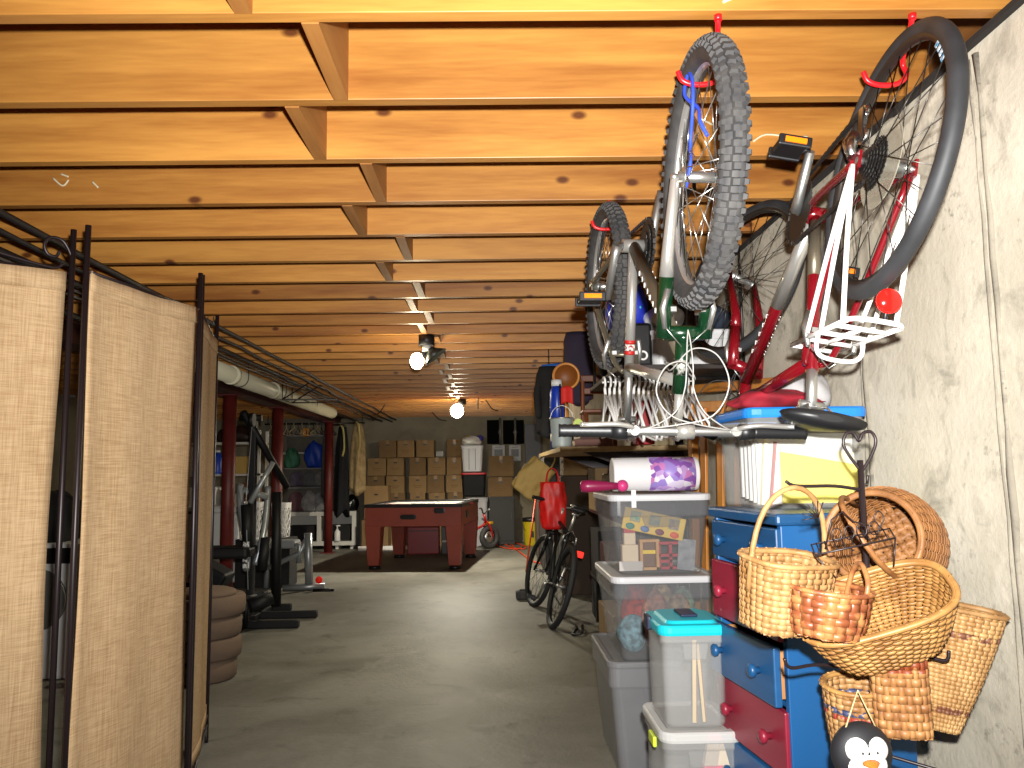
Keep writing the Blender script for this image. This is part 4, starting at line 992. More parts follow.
for y in (-2.2,-.9,.6): 
    MB().cyl((-.01,y,.01),(-.01,y+.06,.01),.083,seg=24).build('coupling', M_pvc, o)
    MB().tube([(-.01+.08*cos(t),y+.25,.01+.08*sin(t)) for t in [pi*k/10+pi for k in range(11)]]+[(.07,y+.25,.14),], .004, 6).build('hanger_strap', M_pipe, o)
cb_ = [(-1.735,2.235,.014,M_pipe,'black pipe running along the joists nearest the middle of the room'),(-1.80,2.20,.011,M_pipe,'thin black pipe beside the nearest joist pipe'),(-1.98,2.215,.018,M_pipe,'thicker black pipe along the joists, third from the middle'),
       (-2.10,2.235,.008,M_grey,'thin grey conduit along the joists beside the thick black pipe'),(-2.13,2.22,.008,M_grey,'thin grey conduit, second beside the thick black pipe'),(-2.42,2.22,.02,M_pipe,'black pipe along the joists beside the red beam')]
for k, (x, z, r, m, lb) in enumerate(cb_):
    random.seed(k); o = thing('conduit' if r < .01 else 'ceiling_pipe', lb, 'pipe', (x,7.5,z)); pts = [(random.uniform(-.012,.012), -6+.6*j, -.010*abs(sin(j*1.3))) for j in range(23)]
    MB().tube(pts, r, 8).build('tube', m, o)
    for j in range(5): MB().tube([(r+.004,-5+2.4*j,.035),(r+.004,-5+2.4*j,-r),( -r-.004,-5+2.4*j,-r),(-r-.004,-5+2.4*j,.035)], .003, 5).build('pipe_strap', M_grey, o)
o = thing('hanging_rack','small black wire shelf rack hanging from the joists by the pipes','rack',(-1.85,8.4,2.05))
fr = MB(); 
for y in (-.2,.2): fr.tube([(-.3,y,.18),(-.3,y,0),(.25,y,0),(.0,y,.19),(-.3,y,0)], .008, 6)
for x in (-.3,-.1,.1,.25): fr.tube([(x,-.2,0),(x,.2,0)], .006, 6)
fr.build('frame', M_pipe, o); MB().box((-.02,-.2,-.004),(.56,.012,.014)).build('white_strip', M_grey, o)
# ------------------------------------------------------------------ exercise machine
M_gymb = mat('gym_black',(11,11,12),.55,spec=.3); M_gyms = mat('gym_silver',(150,154,156),.35,.5); M_pad = mat('black_vinyl',(12,12,13),.6,spec=.3)
G = V((-2.1,7.15,0))
gm = thing('exercise_machine','black and silver home gym machine with curved press arms, by the nearest red column','exercise machine',tuple(G))
def g_(px_, py_, Y): return atY(px_,py_,Y)-G
def gp(name, pts, r, m, seg=10, sp=False, par=None):
    return MB().tube(spline(pts,5) if sp else pts, r, seg).build(name, m, par or gm)
bs = MB()
bs.box((.10,-.30,.035),(.75,.065,.06)); bs.box((.22,.15,.035),(.62,.065,.06)); bs.box((.0,.0,.035),(.065,1.3,.06)); bs.box((-.15,.55,.035),(.7,.065,.06)); bs.build('base_frame', M_gymb, gm, bevel=.008)
MB().box((-.02,-.02,.90),(.06,.075,1.72)).build('upright', M_gymb, gm, bevel=.008); gp('upright', [g_(277,492,7.3), g_(276,606,7.3)], .045, M_gymb, 8)
gp('top_boom', [g_(243,412,7.0), g_(287,487,7.5)], .033, M_gymb, 8)
gp('top_boom', [g_(240,418,7.3), g_(262,418,7.3)], .03, M_gymb, 8)
gp('link_plate', [g_(273,462,7.0), g_(250,503,6.9)], .024, M_gyms, 6)
gp('press_arm', [g_(240,485,7.1), g_(241,510,7.0), g_(247,545,6.95), g_(246,570,7.0)], .03, M_gyms, 10, True)
gp('press_arm', [g_(268,487,7.3), g_(266,515,7.2), g_(262,540,7.1), g_(255,565,7.05)], .028, M_gyms, 10, True)
gp('cross_bar', [g_(243,490,7.1), g_(268,497,7.2)], .03, M_gyms, 10)
for s_, (a, b) in enumerate((((236,497),(238,548)),((256,530),(252,570)))):
    gp('arm_pad', [g_(a[0]+10,a[1]+8,6.95), g_(b[0]+10,b[1],6.9)], .045, M_pad, 12)
st2 = MB(); c = g_(228,552,6.9); st2.box(c,(.42,.34,.09)); st2.build('seat', M_pad, gm, bevel=.025)
MB().box(g_(212,575,7.2),(.3,.3,.18),Matrix.Rotation(.5,3,'Y')).build('back_pad', M_pad, gm, bevel=.03)
gp('leg_lever', [g_(216,609,6.6), g_(240,600,6.6), g_(256,597,6.7)], .028, M_gymb)
gp('foam_roller', [g_(250,607,6.6), g_(272,598,6.7)], .05, M_pad, 14)
gp('leg_lever', [g_(247,600,6.7), g_(245,628,6.75)], .022, M_gymb)
pl = MB(); pl.cyl(g_(252,420,7.0)+V((-.02,0,0)), g_(252,420,7.0)+V((.02,0,0)), .06, seg=20); pl.build('pulley', M_gymb, gm)
gp('cable', [g_(252,425,7.0), g_(246,500,6.95), g_(248,590,6.75)], .004, M_gyms, 6)
MB().box(g_(246,555,6.85),(.05,.008,.22)).build('label', mat('white_sticker',(200,200,198),.5,var=(40,(40,40,42),.05)), gm)
MB().box(g_(279,528,7.3),(.045,.008,.22)).build('label', mat('white_sticker2',(190,186,182),.5,var=(30,(150,40,36),.05)), gm)
for k in range(3): MB().box((-.10,.30,.10+.05*k),(.26,.12,.045)).build('weight_plate', mat('weight_plate',(38,38,40),.5), gm, bevel=.006)
# weight bench
Bn = V((-2.1,9.0,0)); wb_ = thing('weight_bench','silver framed weight bench with grey pad behind the exercise machine','weight bench',tuple(Bn))
def h_(a, b, Y): return atY(a,b,Y)-Bn
f = MB(); f.tube([h_(308,533,9.0), h_(309,584,9.0)], .045, 8); f.tube([h_(283,588,9.0), h_(325,586,9.0)], .035, 8); f.tube([h_(268,568,9.0), h_(300,553,9.0), h_(306,540,9.0)], .03, 8); f.tube([h_(268,548,9.2), h_(266,588,9.2)], .03, 8); f.tube([h_(292,545,9.0), h_(300,545,9.0), h_(299,563,9.0)], .03, 8)
f.build('frame', M_gyms, wb_)
MB().box(h_(276,544,9.1),(.50,.26,.09)).build('pad', mat('grey_vinyl',(128,130,132),.5), wb_, bevel=.03)
MB().tube([h_(313,591,8.9), h_(334,590,8.9)], .022, 8).build('foot_bar', M_gymb, wb_); MB().ball(h_(319,580,8.95),.04,14,10).build('knob', M_redlens, wb_)
# rolled tan cushions behind the screen
M_tanb = mat('tan_canvas',(100,82,66),.9,var=(5,(90,72,58),.3))
p0 = atZ(222,684,0); p0 = V((p0.x-.17,p0.y+.15,0))
o = thing('cushion_stack','stack of thick tan cushions on the floor behind the folding screen','cushions',tuple(p0))
for k in range(4):
    e_ = .84+.055*k; MB().lathe([(.02,.0),(.225*e_,.002),(.24*e_,.014),(.246*e_,.06),(.243*e_,.112),(.23*e_,.128),(.02,.13)], 32, Matrix.Translation((.012*sin(k*2),.01*k,.13*k))).build('cushion', M_tanb, o)
MB().ball((.0,0,.53),(.2,.19,.045),20,8).build('top_cover', M_tanb, o)
# ------------------------------------------------------------------ far left storage
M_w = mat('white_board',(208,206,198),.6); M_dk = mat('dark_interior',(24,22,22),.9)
o = thing('cubby_bench','low white open cubby bench before the back wall','bench',(-2.93,13.85,0))
bd = MB(); 
for z in (.10,.60): bd.box((0,0,z),(1.25,.40,.07))
for x in (-.59,0.0,.59): bd.box((x,0,.35),(.07,.40,.44))
bd.box((0,.19,.35),(1.18,.02,.44)); bd.build('frame', M_w, o, bevel=.004)
for x in (-.55,-.3,.3,.55): MB().box((x,0,.035),(.05,.3,.07)).build('foot', M_w, o)
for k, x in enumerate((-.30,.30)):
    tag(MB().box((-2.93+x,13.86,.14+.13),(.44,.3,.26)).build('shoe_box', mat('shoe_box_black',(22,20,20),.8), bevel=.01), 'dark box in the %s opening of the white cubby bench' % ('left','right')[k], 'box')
o = thing('spray_bottle','small white pump bottle standing on the cubby bench rail','bottle',(-2.62,13.66,.136))
MB().lathe([(.045,0),(.05,.02),(.05,.16),(.02,.19),(.018,.21)],16).build('body', M_white, o); MB().cyl((0,0,.21),(0,0,.25),.012).build('neck', M_white, o); MB().box((.015,0,.26),(.07,.025,.02)).build('nozzle', M_white, o)
M_cb = mat('clear_bin_far',(170,168,164),.3,alpha=.07)
def farbin(lb, x, y, z, w, d, h, cols, grp='clear clothes bins on the cubby bench'):
    t_, _ = tub('clear_tote', lb, (x,y,z), w, d, h, M_cb, mat('grey_lid_far',(130,130,134),.4), taper=.92, rimh=.03, lidh=.02, panel=False)
    for k, c in enumerate(cols):
        q = (k+.5)/len(cols)-.5
        lump('folded_clothes', '%s cloth seen %s in the %s' % (c[1], ('at the left','in the middle','at the right')[min(2,int(3*(k+.5)/len(cols)))], lb.split(' on ')[0].split(' under ')[0]), 'clothes', (x+q*w*.8,y-d*.18,z+.012), (w/len(cols)*.50,d*.22,h*.50), mat('cloth_'+c[1].replace(' ','_'),c[0],.9,var=(12,tuple(int(v*.7) for v in c[0]),.2)), k+3, n=(20,12))
farbin('lower clear bin of white clothes on the cubby bench', -3.12, 13.8, .64, .86, .38, .40, (((120,40,70),'maroon'),((214,210,210),'white'),((190,190,192),'pale grey')))
farbin('upper clear bin of purple clothes under the blue bag', -3.12, 13.8, 1.065, .84, .38, .30, (((92,80,120),'purple'),((120,120,128),'slate grey'),((170,166,164),'light grey')))
lump('blue_bag','blue bag lying on the upper clear clothes bin','bag',(-3.05,13.75,1.39),(.17,.14,.27),mat('blue_nylon',(30,70,180),.5),8)
lump('green_bag','dull green bag at the left of the blue bag','bag',(-3.42,13.75,1.39),(.13,.13,.2),mat('green_nylon',(54,110,84),.7),9)
o = thing('ring_cushion','grey ring cushion leaning on the clear bins, right of the blue bag','cushion',(-2.76,13.72,1.53)); MB().torus(.12,.04,28,10).build('ring', mat('grey_plush',(130,124,120),.9), o)
MB().torus(.12,.0412,28,10,None,.3).build('piping', mat('white_piping',(190,186,180),.9), o)
tub('clear_tote','large empty clear bin above the green and blue bags',(-3.2,13.95,1.66),.7,.3,.28,M_cb,mat('pale_lid_far',(190,190,190),.4),taper=.94,rimh=.03,lidh=.02,panel=False)
sup = thing('wall_shelf','narrow white wall shelf holding the empty clear bin','shelf',(-3.2,14.2,1.635)); MB().box((0,-.1,0),(.9,.55,.03)).build('board', M_w, sup)
for x in (-.3,.3): MB().prism([(-.0,-.015),(-.3,-.015),(0,-.22)],x-.01,x+.01,Matrix.Rotation(-pi/2,4,'Z')).build('bracket', M_w, sup)
# clothes rail and hangers
o = thing('clothes_rail','long dark clothes rail hung from the ceiling before the cubby bench','rail',(-2.85,13.42,2.12))
MB().cyl((-.95,0,0),(.72,0,0),.014).build('rod', M_steel, o)
for x in (-.9,0,.68): MB().tube([(x,0,.0),(x,0,.155)],.008,6).build('hanger_rod', M_steel, o)
def hanger_mesh(m, w=.40, h=.11, r=.0075):
    mb = MB(); mb.tube(spline([(0,0,.0),(-.02,0,.012),(-.022,0,.035),(0,0,.05),(.022,0,.036),(.024,0,.024)],4), r*.8, 6)
    mb.tube([(0,0,0),(0,0,-.03)], r, 6); mb.tube([(0,0,-.03),(-w/2,0,-.03-h),(-w/2+.012,0,-.042-h),(w/2-.012,0,-.042-h),(w/2,0,-.03-h)], r, 6, closed=True); return mb.mesh('hanger', m)
hm1 = hanger_mesh(mat('dark_hanger',(60,58,64),.5)); hm2 = hanger_mesh(mat('white_hanger',(236,234,230),.35), .38, .17, .0066); hm3 = hanger_mesh(mat('tan_hanger',(200,180,140),.5))
random.seed(11)
for k in range(16):
    h = bpy.data.objects.new('clothes_hanger', hm1 if k % 2 else hm3); COL.objects.link(h); h.location = (-3.70+.065*k,13.42,2.12-.035); h.rotation_euler = (0,0,pi/2+random.uniform(-.5,.5))
    tag(h, 'empty %s clothes hanger on the dark clothes rail, left of the hanging trousers' % ('dark' if k % 2 else 'tan'), 'hanger', 'empty %s hangers on the clothes rail' % ('dark' if k % 2 else 'tan'))
def garment(lb, cat, x, y, zt, w, d, h, m, flare=1.15, folds=5, seed=0, q0=.35):
    o = thing(cat.replace(' ','_'), lb, cat, (x,y,zt)); rnd = random.Random(seed); q0 = .62 if q0 == .35 else q0; p_ = rnd.random()*6
    def fn(u, v):
        t = 2*pi*u; q = min(1, q0+1.6*v) if v < .4 else 1; q *= (1+(flare-1)*v); fo = 1+.16*sin(folds*t+p_+2*v)*min(1,2*v)
        return (w/2*cos(t)*q*fo, d/2*sin(t)*q*fo, -h*v*(1-.05*sin(2*t+p_)))
    MB().grid(fn, 40, 16).build('cloth', m, o, solid=.004); return o
M_kh = mat('khaki_cloth',(190,164,118),.9,var=(8,(124,104,72),.25)); M_bkc = mat('black_cloth',(22,22,25),.9); M_gyc = mat('grey_cloth_far',(80,76,78),.9)
for lb, x, m, w, h, zt, y in (('khaki trousers hanging at the right end of the clothes rail',-2.24,M_kh,.22,1.15,2.11,13.42),('long black coat hanging left of the khaki trousers',-2.50,M_bkc,.20,1.45,2.06,13.42),('dark grey coat hanging left of the black coat',-2.745,M_gyc,.16,1.2,2.06,13.42)):
    o = garment(lb, 'coat' if 'coat' in lb else 'trousers', x, y, zt, w, .2, h, m, seed=len(lb))
    if 'trousers' in lb: MB().tube(spline([(-.02,-.08,.02),(.03,-.12,-.05),(.05,-.11,-.35),(.02,-.11,-.5)],6), .016, 8).build('drawstring', mat('pale_yellow_cloth',(190,176,110),.9), o)
lump('rubbish_bag','shiny black plastic bag on the bench end below the khaki trousers','bag',(-2.40,13.78,.637),(.11,.13,.17),mat('black_bag',(16,16,18),.25),4,amp=.12,part='bag')
lump('fabric_pile','heap of grey and red fabric at the right end of the cubby bench','fabric',(-2.64,13.85,.64),(.08,.12,.38),mat('mixed_fabric',(120,116,122),.9,var=(9,(120,50,50),.1)),6)
tag(MB().box((-3.1,13.36,1.97),(.10,.02,.13)).build('hanging_tag', mat('orange_card',(206,130,30),.6), bevel=.004), 'orange card hanging among the empty hangers on the rail', 'card')
# shelf unit with boxes at far left
o = thing('storage_shelf','white metal storage shelf at far left behind the exercise machine','shelf',(-3.9,11.4,0))
for x in (-.65,.65):
    for y in (-.2,.2): MB().box((x,y,.95),(.04,.04,1.9)).build('post', M_w, o)
for z in (.25,.80,1.28,1.72): MB().box((0,0,z),(1.34,.44,.03)).build('shelf_board', M_w, o)
def bxo(name, lb, cat, c, d, m, rot=0, bevel=.006): 
    return tag(MB().box((0,0,d[2]/2),d).build(name, m, None, bevel, loc=c, rot=(0,0,rot)), lb, cat)
M_yb = mat('yellow_box',(196,160,84),.7); M_bb = mat('brown_box',(110,66,34),.7); M_wb = mat('white_box',(220,218,212),.6); M_blue = mat('blue_jug',(26,60,170),.35)
bxo('storage_box','pale yellow box on the middle of the white storage shelf','box',(-3.55,11.35,1.296),(.30,.3,.24),M_yb)
bxo('storage_box','brown box right of the pale yellow box on the storage shelf','box',(-3.36,11.3,.816),(.18,.3,.36),M_bb)
bxo('storage_box','white box on the second level of the storage shelf','box',(-3.62,11.3,.816),(.26,.3,.2),M_wb)
bxo('storage_box','large white box standing tall at the left of the storage shelf','box',(-4.2,11.3,1.296),(.5,.3,.38),M_wb)
bxo('storage_box','white box on the lower level of the storage shelf','box',(-4.0,11.3,.816),(.36,.3,.3),M_wb)
bxo('storage_box','tan carton on the lowest level of the storage shelf','box',(-3.7,11.3,.266),(.5,.3,.4),M_yb)
lump('duffel_bag','dark brown duffel bag on the top of the storage shelf','bag',(-3.6,11.35,1.736),(.28,.18,.14),mat('dark_brown_leather',(48,30,22),.6),12)
o = thing('jug','blue plastic jug on the storage shelf beside the white box','jug',(-3.82,11.2,1.296)); MB().lathe([(.08,0),(.085,.02),(.085,.2),(.05,.26),(.03,.3)],20).build('body', M_blue, o); MB().cyl((0,0,.3),(0,0,.33),.034).build('cap', M_white, o)
o = thing('chest_freezer','white chest freezer at far left, behind the nearest red column','freezer',(-3.46,9.75,0)); MB().box((0,0,.44),(1.0,.6,.80)).build('cabinet', mat('white_appliance',(216,216,212),.35), o, bevel=.02); MB().box((0,0,.875),(1.02,.62,.07)).build('lid', mat('white_appliance',(216,216,212),.35), o, bevel=.02); MB().box((0,-.315,.85),(.16,.02,.03)).build('handle', M_grey, o); MB().box((0,0,.02),(.94,.54,.04)).build('plinth', M_black, o)
# white lattice laundry baskets
def lattice(lb, loc, w, d, h):
    o = thing('laundry_basket', lb, 'laundry basket', loc); mb = MB(); n = 8
    def P(u, z): 
        r = rrect(w*(.86+.14*z/h), d*(.86+.14*z/h), .06, z, 5); k = u*len(r); i = int(k) % len(r); return V(r[i]).lerp(V(r[(i+1)%len(r)]), k-int(k))
    for k in range(n*2):
        for s_ in (1,-1):
            mb.tube([P(((k+s_*j*.5)/(n*2))%1, h*(.06+.80*j/6)) for j in range(7)], .0055, 5)
    mb.build('lattice', M_whitem, o)
    b = MB(); 
    for z, hh in ((.0,.03),(h*.86,h*.14)): b.rings([rrect(w*(.86+.14*q/h), d*(.86+.14*q/h), .06, q) for q in (z,z+hh)], z == 0, False)
    b.build('rim', M_whitem, o, solid=.006)
lattice('white lattice laundry basket behind the exercise machine, left of its twin', tuple(atY(252,537,9.3)-V((0,0,.02))), .26,.34,.42)
lattice('white lattice laundry basket right of its twin, beside the second red column', tuple(atY(281,537,9.55)-V((0,0,.02))), .18,.3,.42)
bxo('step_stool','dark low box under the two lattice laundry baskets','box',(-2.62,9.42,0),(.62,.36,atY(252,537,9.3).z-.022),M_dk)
# seen through the gap of the screen
o = thing('washing_machine','white appliance glimpsed through the gap between screen panels','washing machine',(-2.95,5.6,0)); MB().box((0,0,.43),(.6,.6,.86)).build('cabinet', mat('white_appliance',(216,216,212),.35), o, bevel=.02); MB().cyl((.0,-.30,.5),(.0,-.325,.5),.2,seg=28).build('door', M_grey, o); MB().box((0,-.302,.78),(.5,.01,.10)).build('control_strip', M_black, o)
lump('black_bag','black bag on top of the white appliance behind the screen','bag',(-2.95,5.5,.862),(.2,.18,.2),M_bkc,15)
o = thing('red_can','red can standing on the floor beside the white appliance','can',(-2.5,5.2,0)); MB().lathe([(.06,0),(.065,.01),(.065,.19),(.05,.2)],20).build('body', M_redlens, o); MB().cyl((0,0,.2),(0,0,.22),.03).build('cap', M_black, o)
# ------------------------------------------------------------------ lamps on the joists
M_glow = mat('bulb_glass',(255,246,220),.3,emit=((255,240,205),45))
def lamp_fixture(lb, P, shade):
    o = thing('ceiling_lamp', lb, 'lamp', (P.x+.07,P.y,HJ))
    L_ = lambda v: v-V((P.x+.07,P.y,HJ))
    MB().cyl((0,0,-.0),(0,0,-.075),.058,seg=24).build('junction_box', M_black, o)
    MB().cyl((0,0,-.075),(0,0,-.12),.03,seg=18).build('socket', M_whitem, o)
    MB().ball(L_(P),(.05,.05,.06) if shade else (.09,.09,.095),20,14).build('bulb', M_glow, o)
    MB().tube([V((0,0,-.11)), L_(P)+V((.03,0,.02))], .02, 10).build('neck', M_black, o)
    if shade:
        MB().lathe([(.025,.0),(.05,-.03),(.095,-.075),(.092,-.075),(.046,-.03),(.02,-.004)], 28, Matrix.Translation((.02,0,-.10)) @ Matrix.Rotation(radians(-38),4,'Y')).build('shade', mat('dark_shade',(40,44,40),.4), o)
lamp_fixture('bare bulb lamp with a dark metal shade under the joists, nearer one', LB1, True)
lamp_fixture('bright bare bulb lamp under the joists before the back wall, farther one', LB2, False)
# wires stapled between the joists
for k, (a, b) in enumerate((((385,404),(374,420)),((432,412),(446,395)),((478,398),(478,418)),((486,400),(498,415)))):
    P = atZ(a[0],a[1],HJ); Q = atY(b[0],b[1],P.y+.5); P.z = HJ
    Q = V((Q.x,P.y+.5,2.16))
    tag(MB().tube(spline([tuple(P-V((0,0,.004))),tuple(P.lerp(Q,.5)-V((0,0,.05))),tuple(Q)],5), .008, 6).build('hanging_wire', M_black), ['loose black wire hanging left of the far lamp','black wire sloping to the left of the far lamp','black wire hanging right of the far lamp','short black wire farthest right below the joists'][k], 'wire')
# ------------------------------------------------------------------ air hockey table
M_maple = mat('cherry_laminate',(158,68,50),.5,var=(4,(136,56,40),.3)); M_tblk = mat('table_black',(20,20,22),.35)
TX, TY = -.95, 11.45; TW, TD, TH = 1.32, 1.62, .86
at_ = thing('air_hockey_table','cherry coloured air hockey table with tapered legs and white playing surface','game table',(TX,TY,0),(0,0,radians(-7)))
ap = MB()
for s_ in (-1,1):
    ap.box((0,s_*(TD/2-.02),.69),(TW-.02,.04,.25)); ap.box((s_*(TW/2-.03),0,.69),(.04,TD-.08,.25))
ap.build('apron', M_maple, at_, bevel=.006)
tp = MB()
for s_ in (-1,1): tp.box((0,s_*(TD/2-.05),.835),(TW,.10,.05)); tp.box((s_*(TW/2-.05),0,.835),(.10,TD-.2,.05))
tp.build('top_rail', M_tblk, at_, bevel=.008)
ps = MB().box((0,0,.822),(TW-.2,TD-.2,.02)).build('playing_surface', M_w, at_)
MB().box((0,0,.8325),(.02,TD-.22,.002),Matrix.Rotation(pi/2,3,'Z')).build('centre_line', M_redvinyl, ps)
MB().box((.0,-.2,.836),(.35,.12,.01)).build('score_bridge', M_tblk, at_, bevel=.003)
for sx in (-1,1):
    for sy in (-1,1):
        lg = MB().box((sx*(TW/2-.115),sy*(TD/2-.115),.35),(.15,.15,.60)); 
        lg = MB(); T = Matrix.Translation((sx*(TW/2-.115),sy*(TD/2-.115),.325))
        lg.add([(-.075,-.075,-.275),(.075,-.075,-.275),(.075,.075,-.275),(-.075,.075,-.275),(-.11,-.11,.275),(.11,-.11,.275),(.11,.11,.275),(-.11,.11,.275)],[(3,2,1,0),(4,5,6,7),(0,1,5,4),(1,2,6,5),(2,3,7,6),(3,0,4,7)],False,T)
        lo = lg.build('leg', M_maple, at_, bevel=.006); MB().cyl((sx*(TW/2-.115),sy*(TD/2-.115),0),(sx*(TW/2-.115),sy*(TD/2-.115),.05),.085,.07,20).build('foot', M_tblk, lo)
for x, z, w_, h_2 in ((-.06,.69,.11,.045),(.36,.77,.075,.05)):
    MB().rings([[(x+w_*cos(t)*q, -TD/2-.004-dy, z+h_2*max(-.7,min(.7,sin(t)*1.2))*q) for t in [2*pi*k/24 for k in range(24)]] for q, dy in ((1,-.02),(1,.004),(.8,.006))]).build('puck_slot', M_tblk, at_)
MB().box((TW/2-.006,-.3,.70),(.012,.2,.10)).build('side_vent', M_tblk, at_, bevel=.004)
# things under the table
o = thing('toolbox','red metal toolbox on the floor behind the table legs','toolbox',(-1.08,12.75,.0)); MB().box((0,0,.24),(.50,.24,.48)).build('body', mat('toolbox_red',(150,16,26),.4), o, bevel=.012); MB().tube(spline([(-.12,0,.48),(-.1,0,.53),(.1,0,.53),(.12,0,.48)],5), .012, 8).build('handle', M_black, o); MB().box((0,-.122,.36),(.48,.006,.012)).build('seam', M_black, o)
o = thing('amplifier_box','black box with pale front strip beside the red toolbox','box',(-.62,12.7,0)); MB().box((0,0,.26),(.34,.3,.52)).build('body', M_tblk, o, bevel=.01); MB().box((-.02,-.153,.20),(.28,.006,.03)).build('strip', M_w, o); MB().cyl((0,-.15,.36),(0,-.158,.36),.09,seg=24).build('speaker_cone', M_steel, o)
bxo('white_plank','low white board edge on the floor behind the table','board',(-1.86,13.36,0),(.72,.04,.07),mat('bright_white',(232,230,224),.6))
# ------------------------------------------------------------------ cartons by the back wall
M_cart = mat('cardboard',(150,122,80),.8,var=(3,(132,104,66),.3)); M_cart2 = mat('cardboard_dark',(128,101,64),.8,var=(3,(108,84,52),.3)); M_tape = mat('packing_tape',(146,112,66),.4); M_print = mat('carton_print',(116,86,50),.8)
def carton(lb, x, y, z, w, d, h, m=None, rot=0, group='cardboard cartons before the back wall'):
    m = m or M_cart
    o = thing('carton', lb, 'carton', (x,y,z), (0,0,rot), group)
    b = MB().box((0,0,h/2-.002),(w,d,h-.004)); b.build('box', m, o, bevel=.006)
    f = MB(); f.box((-w*.25,0,h-.002),(w*.49,d*.98,.005)); f.box((w*.25,0,h-.002),(w*.49,d*.98,.005)); f.build('flaps', m, o)
    MB().box((0,-d/2-.0015,h-.035),(.055,.003,.07)).build('tape', M_tape, o)
    MB().rings([[(.036*cos(t)*q, -d/2-.004+.001*q, h*.74+.013*sin(t)*q) for t in [2*pi*k/16 for k in range(16)]] for q in (1,.8)]).build('hand_hole', M_tblk, o)
    p = MB(); p.box((0,-d/2-.001,h*.42),(w*.5,.002,h*.035)); p.box((0,-d/2-.001,h*.32),(w*.36,.002,h*.03)); p.build('printed_bar', M_print, o)
    return o
def bxm(px0, px1, Y): return (atY(px0,470,Y).x, atY(px1,470,Y).x)
YC_ = 14.1; rowz = [0,.31,.62,.915,1.225,1.535]; rh = .303
colx = [(367,385.5),(386.5,404.5),(409,426),(427.5,445),(446.5,462.5)]
rown = ['floor row','second row','third row','fourth row','fifth row','top row']; coln = ['first','second','third','fourth','fifth']
for ci, (a, b) in enumerate(colx):
    x0, x1 = bxm(a, b, YC_-.17)
    for r in range(6):
        if r == 5 and ci in (0,): continue
        off = 0
        if r == 5: a2, b2 = [(0,0),(378.5,396.5),(397,414.5),(416,434.5),(446.5,462.5)][ci]; xx0, xx1 = bxm(a2,b2,YC_-.17)
        else: xx0, xx1 = x0+.012*((r*7+ci*3)%3-1), x1+.012*((r*5+ci)%3-1)
        carton('cardboard carton, %s from the left in the %s of the stacks' % (coln[ci] if r < 5 else coln[ci-1], rown[r]), (xx0+xx1)/2, YC_+.01*((r+ci)%3), rowz[r], (xx1-xx0)*.97, .34, rh, M_cart if (r+ci) % 3 else M_cart2)
x0, x1 = bxm(364,388,13.4)
carton('larger carton standing before the left stack, upper one', (x0+x1)/2, 13.62, .50, .40, .38, .56, M_cart); carton('larger carton standing on the floor at the left, under the upper one', (x0+x1)/2-.02, 13.62, 0, .44, .4, .495, M_cart2)
x0 = atY(500,470,14).x
for k, (z, h) in enumerate(((.83,.34),(1.18,.36))): carton('dim carton stacked on the dark cabinet, %s one' % ('lower','upper')[k], x0+.02*k, 14.1, z, .44, .34, h, M_cart2)
bxo('small_grey_box','small grey box on a carton between the two top rows','box',(atY(440,452,14).x,14.0,1.54),(.14,.15,.10),M_grey)
# totes
o, _ = tub('grey_tote','light grey tote full of white papers, on the red lidded black tote',(atY(472.5,470,13.8).x,13.8,1.275),.37,.30,.44,mat('light_grey_tote',(210,212,218),.4),mat('light_grey_rim',(190,192,196),.4),taper=.86,rimh=.05,lidh=.015)
for s_ in (-.055,.055): MB().box((s_,-.148,.21),(.012,.02,.36)).build('rib', mat('tote_rib',(130,132,138),.5), o)
o, _ = tub('black_tote','black tote with bright red lid below the light grey tote',(atY(474,490,13.8).x,13.82,.86),.42,.34,.37,mat('black_tote',(9,9,11),.6,spec=.25),mat('red_lid',(190,14,34),.4),taper=.9,rimh=.03,lidh=.035,panel=False)
o, _ = tub('grey_tote','pale grey tall tote hidden behind the table corner, under the black tote',(atY(477,490,13.8).x,13.82,0),.36,.34,.81,mat('pale_tote',(160,160,162),.4),mat('pale_tote_lid',(150,150,152),.4),taper=.9,rimh=.05,lidh=.03)
zt = 1.275+.455
lump('white_papers','crumpled white papers heaped on the light grey tote','papers',(atY(471,450,13.8).x,13.8,zt),(.17,.13,.10),mat('bright_paper',(230,230,226),.7),21,amp=.12)
lump('yellow_cloth','yellow cloth on the heap of white papers','cloth',(atY(468,445,13.8).x,13.86,zt+.09),(.08,.08,.05),mat('yellow_cloth',(200,160,70),.8),22)
lump('purple_cloth','purple cloth right of the yellow cloth on the papers','cloth',(atY(480,445,13.8).x,13.86,zt+.08),(.06,.07,.06),mat('purple_cloth',(70,60,160),.8),23)
o = thing('cabinet','dark grey low cabinet before the back wall under the cartons','cabinet',(atY(501,500,13.9).x,14.1,0)); MB().box((0,0,.41),(.47,.4,.80)).build('body', mat('dark_grey_metal',(40,39,38),.55), o, bevel=.006); MB().box((0,0,.82),(.49,.42,.02)).build('top', M_black, o); MB().box((0,-.205,.42),(.44,.012,.70)).build('door', mat('dark_grey_metal',(40,39,38),.55), o, bevel=.004); MB().box((.18,-.215,.5),(.015,.015,.12)).build('handle', M_steel, o)
